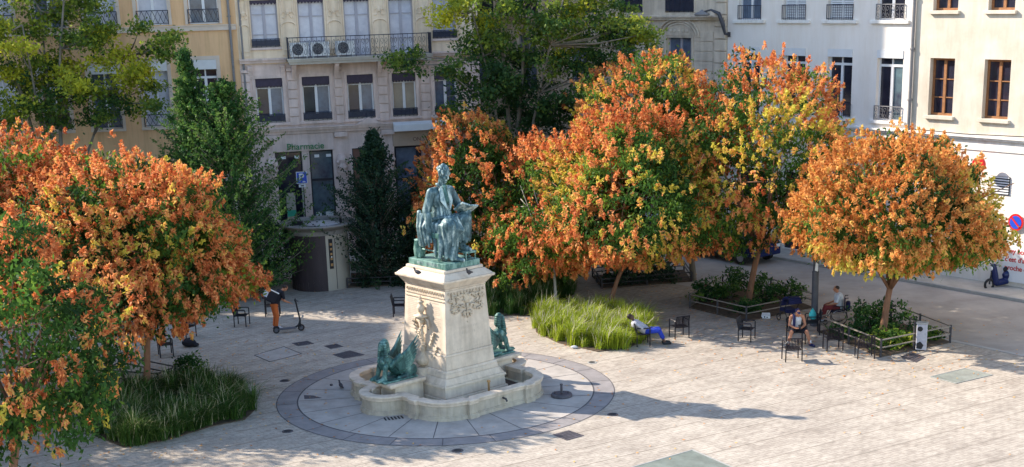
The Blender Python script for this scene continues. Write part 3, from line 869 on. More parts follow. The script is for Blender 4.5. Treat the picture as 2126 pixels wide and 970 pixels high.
# ground floor cornice with a small pediment, fascia, signs
zc = CR.uz(640, 266)[1]
mb = MB(); mb.box(U0c, U1c, -.14, .01, zc - .22, zc - .08); mb.box(U0c, U1c, -.26, .01, zc - .078, zc + .02); mb.box(U0c, U1c, -.32, .01, zc + .022, zc + .08)
up_ = CR.uz(765, 262)[0]
mb.add([(up_ - .6, -.34, zc + .08), (up_ + .6, -.34, zc + .08), (up_, -.34, zc + .38), (up_ - .6, 0, zc + .08), (up_ + .6, 0, zc + .08), (up_, 0, zc + .38)], [(0, 1, 2), (3, 5, 4), (0, 2, 5, 3), (1, 4, 5, 2), (0, 3, 4, 1)])
mb.build('cornice', MT['pink_stone'], cre, bevel=.012)
for x in (CR.uz(708, 300)[0], CR.uz(808, 300)[0] - .05, 7.6, CR.uz(562, 300)[0]):
    mb = MB(); mb.box(x - .2, x + .2, -.12, .01, .1, 3.9); mb.box(x - .26, x + .26, -.2, .01, .1, .7)
    for j in range(4): mb.box(x - .15 + j * .08, x - .11 + j * .08, -.14, -.121, 3.1, 3.85)
    mb.box(x - .26, x + .26, -.22, .01, 3.905, 4.0)
    mb.lathe([(.18, 4.0), (.27, 4.15), (.20, 4.35), (.27, 4.5), (.16, 4.75)], 12, x, -.1, 1, .7)
    for s_ in (-1, 1): mb.lathe([(.05, 4.3), (.10, 4.4), (.05, 4.5)], 8, x + s_ * .2, -.2)
    mb.box(x - .3, x + .3, -.24, .01, zc - .45, zc - .23)
    mb.build('carved_pilaster', MT['pink_stone'], cre, bevel=.01)
mb = MB(); mb.box(CR.uz(566, 305)[0], CR.uz(694, 305)[0], -.07, 0, sh1[1] + .02, zc - .24); mb.build('fascia', MT['pink_stone'], cre)
zs = CR.uz(640, 311)[1]
sg = text_mesh('pharmacy_sign', 'Pharmacie', .41, MT['pharm_green'], cre, (CR.uz(634, 305)[0], -.10, zs + .04), (PI / 2, 0, 0), .02, bold=.002)
for i, o in enumerate(shops[:2]):
    w = window(cre, o, frame='dark_frame', pane='pane_teal' if i else 'pane_dark', leaf2=False, bars=(), transom=.72, fw=.07, dep=.22)
    for k_ in range(2):
        p = MB(); x = o[0] + (o[1] - o[0]) * (.22 + .5 * k_); p.box(x, x + .22, .12, .14, o[3] - .33, o[3] - .2); p.build('sticker', MT['white_paint'], w)
o = shops[1]; pz = MB(); pz.box(o[0] + .15, o[0] + .4, .19, .195, 1.7, 2.1); pz.box(o[0] + .6, o[0] + .95, .19, .195, 1.6, 2.1); pz.build('poster', MT['poster'], cre)
pz = MB(); pz.box(CR.uz(598, 400)[0] - .1, CR.uz(610, 400)[0] + .05, -.02, -.002, 1.2, 3.1); pz.build('window_panel', MT['cabin_beige'], cre)
pz = MB(); pz.box(CR.uz(598, 400)[0] - .09, CR.uz(610, 400)[0] + .04, -.026, -.021, 2.0, 2.3); pz.build('green_sticker', mat('sticker_green', (.05, .40, .25), .5), cre)
window(cre, shops[2], frame='dark_frame', pane='pane_dark', leaf2=False, bars=(), transom=.62)
pz = MB(); pz.box(shops[2][0] + .05, shops[2][1] - .3, .1, .15, 2.9, shops[2][3] - .05); pz.build('panel', MT['brown_panel'], cre)
o = shops[3]; um = CR.uz(872, 380)[0]
window(cre, (o[0], um, o[2], o[3]), frame='dark_frame', pane='pane_blue', leaf2=False, bars=(), transom=.68, fw=.1)
mb = MB(); mb.box(um, um + .14, .1, .2, .12, o[3]); mb.box(um + .14, o[1], .1, .2, 2.55, 2.68); mb.build('shop_mullion', MT['dark_frame'], cre)
mb = MB(); mb.box(um + .14, o[1], .16, .2, 2.68, o[3]); mb.build('blind', MT['pink_blind'], cre)
mb = MB(); mb.box(um + .14, o[1], .18, .2, .12, 2.55); mb.build('shop_pane', MT['pane_dark'], cre)
fx0, fx1, fz0 = CR.uz(815, 290)[0], 7.4, o[3]
mb = MB(); mb.box(fx0, fx1, -.16, 0, fz0 + .01, zc - .30); mb.build('fascia', MT['fascia'], cre)
text_mesh('shop_lettering', "ON S'OCCUPE", .24, MT['brown_panel'], cre, (CR.uz(856, 291)[0], -.165, fz0 + .22), (PI / 2, 0, 0), .008, 'LEFT')
ax0, ax1 = CR.uz(818, 275, .5)[0], 7.1
mb = MB(); mb.box(ax0, ax1, -.62, -.33, zc - .30, zc - .02); mb.add([(ax0, -.62, zc - .02), (ax1, -.62, zc - .02), (ax1, -.33, zc + .10), (ax0, -.33, zc + .10), (ax0, -.33, zc - .02), (ax1, -.33, zc - .02)], [(0, 1, 2, 3), (0, 3, 4), (1, 5, 2), (0, 4, 5, 1), (4, 3, 2, 5)])
mb.build('awning_box', MT['white_metal'], cre)
mb = MB(); mb.tube([(-2.7, -.06, .1), (-2.7, -.06, 18.5)], .05, 8); mb.build('downpipe', MT['grey_iron'], cre)

# air conditioners standing on the balcony
for i, (x, y, lb) in enumerate([(622, 108, 'leftmost of the three white air conditioner units on the iron balcony'), (664, 104, 'middle one of the three white air conditioner units on the iron balcony'), (716, 100, 'rightmost of the three white air conditioner units on the iron balcony')]):
    u_ = CR.uz(x, y, .6)[0]
    e_ = empty('air_conditioner', wp(CR, u_, .6) + Vector((0, 0, 9.12)), CR.a, lb, 'air conditioner', 'air conditioners on the balcony')
    mb = MB(); mb.box(-.42, .42, -.15, .15, .08, .68); mb.box(-.36, -.28, -.14, .14, 0, .08); mb.box(.28, .36, -.14, .14, 0, .08); mb.build('casing', MT['white_metal'], e_, bevel=.015)
    mb = MB(); mb.lathe([(.25, -.02), (.25, 0), (.22, .012)], 24); f = mb.build('fan_grille', MT['fan'], e_, (-.09, -.152, .39)); f.rotation_euler = (PI / 2, 0, 0)
    mb = MB()
    for k_ in range(5): mb.tube([(math.cos(t_) * .05 * (k_ + .6), math.sin(t_) * .05 * (k_ + .6), .018) for t_ in [j * PI / 8 for j in range(17)]], .004, 4)
    f = mb.build('grille_wires', MT['white_metal'], e_, (-.09, -.152, .39)); f.rotation_euler = (PI / 2, 0, 0)

# --- stone corner house, same street line as the white one
sto = empty('stone_corner_house', WH.o, WH.a, 'grey beige rusticated stone house with arched windows, left of the white house', 'building')
ar = [WH.rect(1385, 1436, 74, 150), WH.rect(1278, 1320, 70, 140), WH.rect(1185, 1222, 66, 130)]
uq = [WH.rect(1384, 1441, -60, 26), WH.rect(1290, 1334, -60, 25), WH.rect(1205, 1240, -60, 24)]
az, aw = ar[0][3], (ar[0][1] - ar[0][0]) * 1.0
ar = [(o[0], o[1], 6.6, az) for o in ar] + [(ar[0][0] - 3.9 * k, ar[0][1] - 3.9 * k, 6.6, az) for k in (3, 4, 5, 6)]
uq = [(o[0], o[1], uq[0][2], uq[0][3]) for o in uq] + [(uq[0][0] - 3.9 * k, uq[0][1] - 3.9 * k, uq[0][2], uq[0][3]) for k in (3, 4, 5, 6)]
gs = [(o[0] - .3, o[1] + .3, .12, 4.2) for o in ar]
uq2 = top_row(uq, 3.4, 0)
shell(sto, -28, -.03, 22, ar + uq + uq2 + gs, MT['stone_wall'])
for o in ar:
    w = window(sto, o, frame='grey_frame', pane='pane_blue', bars=(.4,), sur=(.14, .05, 'stone_wall'), rail=(.6, 'iron', 'scroll'))
    cx, hw = (o[0] + o[1]) / 2, (o[1] - o[0]) / 2
    mb = MB()
    for k_ in range(3):
        rr = hw + .14 + .2 * k_; mb.tube([(cx + math.cos(t_) * rr, -.03 - .02 * k_, o[3] - .05 + math.sin(t_) * (rr * .62)) for t_ in [PI * j / 16 for j in range(17)]], .05, 6)
    mb.build('arch_moulding', MT['stone_wall'], w)
    mb = MB(); pts = [(cx + math.cos(t_) * (hw + .1), o[3] - .1 + math.sin(t_) * (hw * .62 + .1)) for t_ in [PI * j / 12 for j in range(13)]]
    mb.add([(x, -.02, z) for x, z in pts], [tuple(range(13))[::-1]]); mb.add([(x, .15, z) for x, z in pts], [tuple(range(13))])
    for k_ in range(5): mb.lathe([(.05, o[3] + .12), (.09, o[3] + .2), (.04, o[3] + .3)], 8, cx + (k_ - 2) * hw * .33, -.05, 1, .5)
    mb.build('tympanum', MT['stone_wall'], w)
for o in uq + uq2: window(sto, o, frame='grey_frame', pane='pane_teal', bars=(.45,), sur=(.1, .04, 'stone_wall'), rail=(.62, 'iron', 'panel'))
mb = MB(); zl_ = WH.uz(1400, 35)[1]
mb.box(-28, -.05, -.2, .01, zl_ - .14, zl_ - .03); mb.box(-28, -.05, -.3, .01, zl_ - .028, zl_ + .06); mb.box(-28, -.05, -.12, .01, 5.2, 5.5)
mb.build('cornice', MT['stone_wall'], sto, bevel=.01)
edges = sorted([-28, -.9] + [v for o in ar for v in (o[0] - .2, o[1] + .2)])
mb = MB()
for i in range(0, len(edges) - 1, 2):
    z = 5.6; mb = MB()
    while z < zl_ - 1.1: mb.box(edges[i], edges[i + 1], -.035, .01, z, z + .42); z += .45
    mb.build('rusticated_pier', MT['stone_wall'], sto, bevel=.01)
mb = MB(); z = 5.55
while z < 21: mb.box(-.75, -.06, -.1, .01, z, z + .5); z += .54
mb.build('corner_quoins', MT['stone_wall'], sto, bevel=.015)
# wall lamp on a curved arm
wl = empty('wall_street_lamp', wp(WH, .12, 0) + Vector((0, 0, WH.uz(1512, 72)[1])), WH.a, 'grey street lamp on a curved arm fixed where the stone and white houses meet', 'street lamp')
mb = MB(); mb.tube([(0, -.02, 0), (0, -.3, .05), (.02, -.45, .45), (-.1, -.6, .95), (-.45, -.75, 1.12), (-.8, -.8, 1.05)], [.05, .06, .1, .09, .05, .04], 8); mb.build('arm', MT['grey_pole'], wl, smooth=True)
mb = MB(); mb.lathe([(.03, .18), (.1, .12), (.34, .02), (.36, -.05), (.3, -.09)], 20, -.95, -.82, 1.15, .8); mb.build('lamp_shade', MT['grey_iron'], wl, (0, 0, .95), smooth=True)
mb = MB(); mb.box(-.06, .06, -.06, 0, -.1, .12); mb.build('wall_bracket', MT['grey_pole'], wl)

# --- white house
whi = empty('white_house', WH.o, WH.a, 'white rendered house with blue grey window railings and roller shutter boxes', 'building')
upp = [WH.rect(1535, 1581, -75, 37), WH.rect(1627, 1674, -73, 41), WH.rect(1720, 1773, -71, 44), WH.rect(1823, 1880, -69, 45)]
zu = sum(o[2] for o in upp) / 4; upp = [(o[0], o[1], zu, zu + 2.35) for o in upp]
lop = [WH.rect(1536, 1577, 94, 230), WH.rect(1626, 1671, 98, 236), WH.rect(1717, 1768, 103, 246), WH.rect(1819, 1873, 110, 251)]
z0 = lop[3][2]; z1 = sum(o[3] for o in lop) / 4; lop = [(o[0], o[1], z0, z1) for o in lop]
dw = zu - z0; up2 = top_row(upp, dw, 0); up3 = top_row(up2, dw, 0)
UB = WH.uz(1897, 150)[0]
shp = [(.8, 2.6, .13, 3.6), (3.6, 6.0, .13, 3.6), (7.0, 9.2, .13, 3.6)]
shell(whi, 0, UB, 20, upp + lop + up2 + up3 + shp, MT['white_wall'])
for i, o in enumerate(upp + up2 + up3):
    j = i % 4
    w = window(whi, o, pane='pane_blue' if j == 0 else 'pane_dark', bars=(.5,), sill=(.28, .12, .14, 'white_trim'), rail=(.62, 'grey_iron' if j == 3 else 'iron', 'scroll' if j == 3 else 'bars'))
    if j in (1, 2):
        mb = MB()
        for k_ in range(34): z = o[2] + .04 + k_ * .068; mb.add([(o[0] + .05, .10, z), (o[1] - .05, .10, z), (o[1] - .05, .13, z + .05), (o[0] + .05, .13, z + .05)], [(0, 1, 2, 3)])
        mb.build('roller_shutter', MT['white_metal'], w)
for i, o in enumerate(lop):
    window(whi, o, pane=['pane_dark', 'pane_dark', 'pane_dark', 'pane_dark'][i], right='pane_teal' if i == 3 else None, transom=.78, bars=(), box=.32, sill=(.25, .12, .13, 'white_trim'), rail=(.58, 'grey_iron' if i == 3 else 'iron', 'scroll' if i == 3 else 'bars'), dep=.22)
for o in shp: window(whi, o, frame='dark_frame', pane='pane_dark', bars=(), transom=.8)
zl_ = WH.uz(1820, 266)[1]
mb = MB(); mb.box(0.02, UB - .02, -.12, .01, zl_ - .5, zl_ - .14); mb.box(.02, UB - .02, -.22, .01, zl_ - .138, zl_ - .05); mb.box(.02, UB - .02, -.3, .01, zl_ - .048, zl_ + .02); mb.build('cornice', MT['white_trim'], whi)
up_ = WH.uz(1895, 150)[0]
mb = MB(); mb.tube([(up_, -.1, .2), (up_, -.1, 19.9)], .075, 8)
for z in range(1, 20, 2): mb.lathe([(.09, z), (.1, z + .02), (.1, z + .08), (.09, z + .1)], 10, up_, -.1)
mb.build('downpipe', MT['grey_iron'], whi)

# --- beige house
bei = empty('beige_house', WH.o, WH.a, 'weathered beige house with brown wooden windows at the right edge', 'building')
bl = [WH.rect(1929, 1980, 119, 238), WH.rect(2041, 2098, 126, 251)]
zz0 = sum(o[2] for o in bl) / 2; zz1 = sum(o[3] for o in bl) / 2; st = bl[1][0] - bl[0][0]; ww = bl[0][1] - bl[0][0]
bl = [(bl[0][0] + st * k, bl[0][0] + st * k + ww, zz0, zz1) for k in range(7)]
zb2 = WH.uz(1962, 22)[1]; db = zb2 - zz0
bu = top_row(bl, db, 0); bu2 = top_row(bu, db, 0); bu3 = top_row(bu2, db, 0)
bg = [(UB + .9, UB + 2.3, .13, 3.0), (20, 22, .13, 3.2), (24, 26, .13, 3.2)]
shell(bei, UB + .004, 29, 20.6, bl + bu + bu2 + bu3 + bg, MT['beige_wall'], d=.4)
for i, o in enumerate(bl + bu + bu2 + bu3):
    window(bei, o, frame='wood_frame', pane='pane_dark', right='pane_dark', bars=(.33, .66), sill=(.12, .14, .13, 'beige_wall'), dep=.26, fw=.09)
for o in bg: window(bei, o, frame='dark_frame', pane='pane_dark', bars=(), transom=.8)
zl_ = WH.uz(2100, 287)[1]
mb = MB(); mb.box(UB + .02, 29, -.08, .01, zl_ - .55, zl_ - .14); mb.box(UB + .02, 29, -.2, .01, zl_ - .138, zl_ - .05); mb.box(UB + .02, 29, -.28, .01, zl_ - .048, zl_ + .03); mb.build('cornice', MT['white_trim'], bei)
mb = MB(); mb.box(UB + .02, 29, -.03, .01, .1, zl_ - .56); mb.build('painted_base', MT['white_wall'], bei)
mb = MB(); mb.tube([(UB + .1, -.22, zl_ + .1), (13, -.2, zl_ + .05), (16, -.22, zl_ + .12), (22, -.22, zl_ + .1)], .02, 5); mb.build('cable', MT['dark_frame'], bei)
# signs on the beige house
u_, z_ = WH.uz(2050, 339)
mb = MB(); mb.lathe([(.27, 0), (.29, .02), (.29, .1), (.27, .12)], 28); s_ = mb.build('round_shop_sign', MT['red_sign'], bei, (u_, -.5, z_)); s_.rotation_euler = (PI / 2, 0, 0)
u_, z_ = WH.uz(2078, 385); mb = MB(); mb.box(u_ - .42, u_ + .42, -.07, -.031, z_ - .35, z_ + .35); mb.build('vent_grille', MT['dark_frame'], bei)
mb = MB()
for k_ in range(7): mb.box(u_ - .4, u_ + .4, -.1, -.071, z_ - .31 + k_ * .1, z_ - .26 + k_ * .1)
mb.build('vent_slats', MT['white_paint'], bei)
u_, z_ = WH.uz(2113, 461)
ns_ = empty('no_parking_sign', wp(WH, u_, .12) + Vector((0, 0, z_)), WH.a, 'round blue no parking sign with a red rim on the white shop front', 'sign')
mb = MB(); mb.lathe([(.33, 0), (.33, .02)], 32); o = mb.build('rim', MT['red_sign'], ns_); o.rotation_euler = (PI / 2, 0, 0)
mb = MB(); mb.lathe([(.25, .02), (.25, .03)], 32); o = mb.build('disc', MT['blue_sign'], ns_); o.rotation_euler = (PI / 2, 0, 0)
mb = MB(); mb.box(-.25, .25, -.045, -.035, -.035, .035); o = mb.build('bar', MT['red_sign'], ns_); o.rotation_euler = (0, R(45), 0)
mb = MB(); mb.box(-.03, .03, .0, .1, -.1, .1); mb.build('bracket', MT['grey_pole'], ns_)
ub, zb_ = WH.uz(2088, 505); 
tb = empty('slogan_board', wp(WH, ub, .10) + Vector((0, 0, zb_ - 1.45)), WH.a, 'white board with red handwritten French lines at the right edge', 'sign')
mb = MB(); mb.box(0, 2.6, -.03, .03, 0, 1.6); mb.build('board', MT['white_paint'], tb)
for k_, tx in enumerate(['Hey bon', "c'est d'a", 'proche d']): text_mesh('lettering', tx, .27, MT['red_text'], tb, (.1, -.036, 1.12 - .33 * k_), (PI / 2, R(0), 0), .003, 'LEFT', .006)

# ------------------------------------------------------------------ monument
def quad_outline(off=0.0):
    q = []; off = off / .92
    for j in range(9):
        a = PI / 2 * j / 9; q.append((2.42 + (.83 + off) * math.cos(a), (.83 + off) * math.sin(a)))
    q += [(2.42 + off, .83 + off + .02), (2.42 + off, 1.32 - off * .3), (2.52 + off, 1.34 - off * .3), (2.52 + off, 1.66 + off * .3), (2.40 + off, 1.69 + off * .3)]
    for j in range(1, 9):
        a = PI / 2 * j / 9; q.append((1.38 + (1.02 + off) * math.cos(a), 1.70 + (1.10 + off) * math.sin(a)))
    q += [(1.36 + off * .3, 2.81 + off), (1.35 + off * .3, 2.93 + off), (1.02 - off * .3, 2.93 + off), (1.0 - off * .3, 2.84 + off)]
    return q


def outline(off=0.0):
    q = [(x * .92, y * .90) for x, y in quad_outline(off)]
    return q + [(-x, y) for x, y in q[::-1]] + [(-x, -y) for x, y in q] + [(x, -y) for x, y in q[::-1]]


basin = empty('fountain_basin', MO, MROT, 'cream stone fountain basin with curved walls around the monument foot', 'fountain')
mb = MB(); mb.ring_wall(outline(0), outline(-.2), .0, .42); mb.build('basin_wall', MT['basin_stone'], basin)
mb = MB(); mb.ring_wall(outline(.06), outline(-.01), .0, .10); mb.ring_wall(outline(.035), outline(-.01), .101, .135); mb.build('basin_plinth', MT['basin_stone'], basin)
mb = MB(); mb.ring_wall(outline(.045), outline(-.23), .423, .50); mb.ring_wall(outline(.075), outline(-.25), .502, .57); mb.build('basin_rim', MT['limestone'], basin, bevel=.02)
o_ = outline(-.1); me = bpy.data.meshes.new('basin_floor'); me.from_pydata([(x, y, .16) for x, y in o_], [], [tuple(range(len(o_)))]); link('basin_floor', me, MT['basin_in'], basin)
mb = MB(); mb.add([(-1.9, .5, .165), (-1.24, .9, .165), (-.9, 2.1, .165), (-1.4, 2.0, .165), (-1.85, 1.4, .165)], [(0, 1, 2, 3, 4)]); mb.build('dried_silt', MT['dirt'], basin)
mb = MB()
for x, y, w, h in [(1.5, 2.62, .18, .2), (2.05, 2.35, .14, .2), (.3, 2.845, .25, .2), (-.6, 2.845, .2, .2)]:
    pass
mb = MB(); mb.lathe([(.035, .16), (.035, .62), (.06, .63), (.05, .68)], 10, -.25, 1.75); mb.build('brass_spout', MT['brass'], basin)
mb = MB(); mb.tube([(-.1, 2.54, .34), (-.1, 2.70, .32), (-.1, 2.74, .25)], .03, 8); mb.build('overflow_spout', MT['pigeon'], basin)
mb = MB(); mb.lathe([(.09, .16), (.1, .3), (.06, .36), (.11, .4), (.05, .44)], 12, 2.72, 0.12); mb.build('lobe_nozzle', MT['pigeon'], basin)

ped = empty('stone_pedestal', MO + Vector((.11, 0, 0)), MROT, 'tall tapering white limestone pedestal with carved ornament, carrying the bronze statue', 'pedestal')
mb = MB(); mb.frustum(2.46, 2.68, 0, 2.46, 2.68, .28); mb.frustum(2.36, 2.58, .282, 2.32, 2.54, .58); mb.build('base_block', MT['limestone'], ped, bevel=.02)
mb = MB(); mb.frustum(2.40, 2.62, .582, 2.36, 2.58, .66); mb.frustum(2.32, 2.54, .662, 2.08, 2.34, .84); mb.frustum(2.06, 2.32, .842, 2.0, 2.28, .98); mb.frustum(2.0, 2.28, .982, 1.92, 2.2, 1.06); mb.build('base_moulding', MT['limestone'], ped, bevel=.015)
mb = MB(); mb.frustum(1.88, 2.16, 1.062, 1.83, 2.1, 1.46); mb.frustum(1.86, 2.13, 1.462, 1.82, 2.1, 1.53); mb.frustum(1.78, 2.06, 1.532, 1.54, 1.92, 3.42); mb.build('shaft', MT['limestone'], ped, bevel=.015)
mb = MB(); mb.frustum(1.56, 1.94, 3.422, 1.58, 1.96, 3.48); mb.frustum(1.60, 1.98, 3.482, 1.88, 2.24, 3.68); mb.frustum(1.96, 2.36, 3.682, 1.98, 2.38, 3.76); mb.frustum(1.92, 2.32, 3.762, 1.55, 1.92, 3.93); mb.frustum(1.5, 1.86, 3.932, 1.48, 1.84, 4.02); mb.build('cornice', MT['limestone'], ped, bevel=.02)
# egg moulding under the cornice
mb = MB()
for s_ in (1, -1):
    for k_ in range(15): y = -.84 + .12 * k_; mb.lathe([(.02, 3.28), (.038, 3.31), (.03, 3.36)], 6, s_ * .80, y)
    for k_ in range(12): x = -.66 + .12 * k_; mb.lathe([(.02, 3.28), (.038, 3.31), (.03, 3.36)], 6, x, s_ * .985)
mb.box(.79, .815, -.93, .93, 3.20, 3.23); mb.box(.79, .822, -.93, .93, 3.10, 3.12)
mb.build('egg_moulding', MT['limestone_carved'], ped)


def shx(z): return (1.78 + (1.54 - 1.78) * (z - 1.532) / 1.888) / 2 + .004
def shy(z): return (2.06 + (1.92 - 2.06) * (z - 1.532) / 1.888) / 2 + .004


# acanthus garland on the right front face (local +y)
for s_ in (1, -1):
    mb = MB()
    g_ = random.Random(3)

    def P_(x, z, out=.03): return (x, s_ * (shy(z) + out), z)
    for sx in (-1, 1):
        for k_, (x0, z0, r0, turn) in enumerate([(.16, 3.12, .15, 1), (.42, 3.05, .13, -1), (.60, 3.18, .08, 1), (.22, 2.84, .10, -1), (.48, 2.86, .09, 1), (.08, 2.68, .05, 1), (.32, 3.25, .07, -1)]):
            pts = []
            for j in range(15):
                t_ = j / 14; a = t_ * 5.2 * turn + k_; rr = r0 * (1 - t_ * .75)
                pts.append(P_(sx * (x0 + math.cos(a) * rr), z0 + math.sin(a) * rr, .03))
            mb.tube(pts, [.034 * (1 - .5 * j / 14) for j in range(15)], 5)
            for j in range(0, 12, 2):
                q = pts[j]; dx = q[0] - sx * x0; dz = q[2] - z0; l = max(.02, math.hypot(dx, dz))
                mb.tube([q, P_(q[0] + dx / l * .05 + .02, q[2] + dz / l * .05, .045), P_(q[0] + dx / l * .10, q[2] + dz / l * .07 - .02, .015)], [.02, .028, .006], 5)
    mb.lathe([(.02, 2.95), (.09, 3.0), (.12, 3.12), (.06, 3.25), (.09, 3.3)], 12, 0, s_ * shy(3.1), 1, .6)
    mb.tube([P_(0, 2.98), P_(0, 2.8), P_(.01, 2.62), P_(0, 2.52)], [.05, .03, .03, .01], 6); mb.lathe([(.01, 2.38), (.022, 2.41), (.01, 2.44)], 8, 0, s_ * shy(2.4))
    mb.build('acanthus_carving', MT['limestone_carved'], ped, smooth=True)
    # worn, unreadable lines of inscription
    mb = MB()
    for z, x0, x1 in [(2.22, -.34, .34), (2.06, -.24, .22), (1.62, -.6, .6), (1.55, -.6, .6)]:
        x = x0
        while x < x1:
            w = g_.uniform(.02, .045); hh = .075 if z > 2 else .03
            if z < 2 and g_.random() < .5: x += w + .03; continue
            mb.add([(x, s_ * (shy(z) + .002), z), (x + w * .4, s_ * (shy(z) + .002), z), (x + w * .4, s_ * (shy(z + hh) + .002), z + hh), (x, s_ * (shy(z + hh) + .002), z + hh)], [(0, 1, 2, 3)]); x += w + .03
    mb.build('worn_inscription', MT['engraving'], ped)
# long worn text columns and candelabra on the two wider faces
for s_ in (1, -1):
    mb = MB(); g_ = random.Random(8)
    for y0, y1 in ((-.85, -.38), (.30, .78)):
        z = 3.0
        while z > 2.1:
            if g_.random() < .8:
                y = y0 + g_.uniform(0, .08); ye = y1 - g_.uniform(0, .12)
                while y < ye:
                    w = g_.uniform(.015, .05); mb.add([(s_ * (shx(z) + .002), y, z), (s_ * (shx(z) + .002), y + w, z), (s_ * (shx(z + .018) + .002), y + w, z + .018), (s_ * (shx(z + .018) + .002), y, z + .018)], [(0, 1, 2, 3)]); y += w + .02
            z -= .055
    mb.build('worn_inscription', MT['engraving'], ped)
    cx = s_ * (shx(2.2) + .10)
    mb = MB()
    mb.lathe([(.17, 1.1), (.22, 1.16), (.22, 1.3), (.1, 1.4), (.07, 1.55), (.11, 1.62), (.06, 1.7), (.04, 2.0), (.07, 2.05), (.04, 2.12), (.05, 2.38), (.1, 2.42), (.06, 2.46), (.14, 2.52), (.23, 2.58), (.24, 2.61), (.08, 2.63), (.06, 2.68), (.10, 2.74), (.13, 2.85), (.08, 2.93), (.05, 2.96), (.10, 3.0), (.09, 3.04), (.03, 3.06)], 14, cx, 0)
    mb.box(cx - .20, cx + .30, -.24, .24, .3, 1.02); mb.frustum(.1, .1, 1.02, .1, .1, 1.03)
    for q in range(7): mb.tube([(cx, 0, 3.02), (cx + .03, .05 * math.cos(q * 1.3), 3.12), (cx, .07 * math.cos(q * 1.9 + 1), 3.16 + .03 * (q % 3))], [.035, .03, .005], 5)
    for q in range(10):
        a = q * .63; z = 1.7 + q * .065; mb.tube([(cx, 0, z), (cx + s_ * .06, .13 * math.cos(a), z + .04), (cx, .18 * math.cos(a), z - .02)], [.03, .035, .01], 5)
    for sy in (-1, 1):
        mb.tube([(cx, sy * .12, 2.55), (cx, sy * .3, 2.48), (cx - .02, sy * .32, 2.3), (cx - .04, sy * .26, 2.2)], [.03, .04, .035, .02], 6)
    mb.build('candelabra_carving', MT['limestone_carved'], ped, smooth=True)
    bl_ = Blob()
    for sy, zz, y_ in ((1, 1.35, .42), (-1, 1.35, -.42), (1, 1.75, .28), (-1, 2.0, -.25)):
        for j in range(4): bl_.cap((cx - s_ * .10, y_ + sy * .05 * j, zz + .11 * j), (cx - s_ * .02, y_ + sy * (.09 + .05 * j), zz + .05 + .11 * j), .05, .03)
        bl_.ell((cx - s_ * .08, y_, zz - .05), (.06, .09, .1))
    bl_.build('relief_carving', MT['limestone_carved'], ped, voxel=.02)
# stone arms that carry the sphinxes, with scrolled ends
for s_ in (1, -1):
    mb = MB(); mb.box(min(s_ * 1.26, s_ * 2.3), max(s_ * 1.26, s_ * 2.3), -.34, .34, .17, .70); mb.box(min(s_ * 1.24, s_ * 2.58), max(s_ * 1.24, s_ * 2.58), -.47, .47, .76, .85); mb.box(min(s_ * 1.25, s_ * 2.5), max(s_ * 1.25, s_ * 2.5), -.40, .40, .702, .758)
    mb.build('sphinx_ledge', MT['limestone'], ped, bevel=.015)
    for sy in (-1, 1):
        mb = MB(); y0, y1 = sorted((sy * .42, sy * .56))
        mb.tube([(s_ * 2.46, y0, .42), (s_ * 2.46, y1, .42)], .16, 14); mb.box(min(s_ * 2.3, s_ * 2.6), max(s_ * 2.3, s_ * 2.6), y0, y1, .16, .36); mb.tube([(s_ * 2.46, sy * .40, .42), (s_ * 2.46, sy * .6, .42)], .06, 10)
        mb.build('scroll', MT['limestone'], ped, bevel=.01)


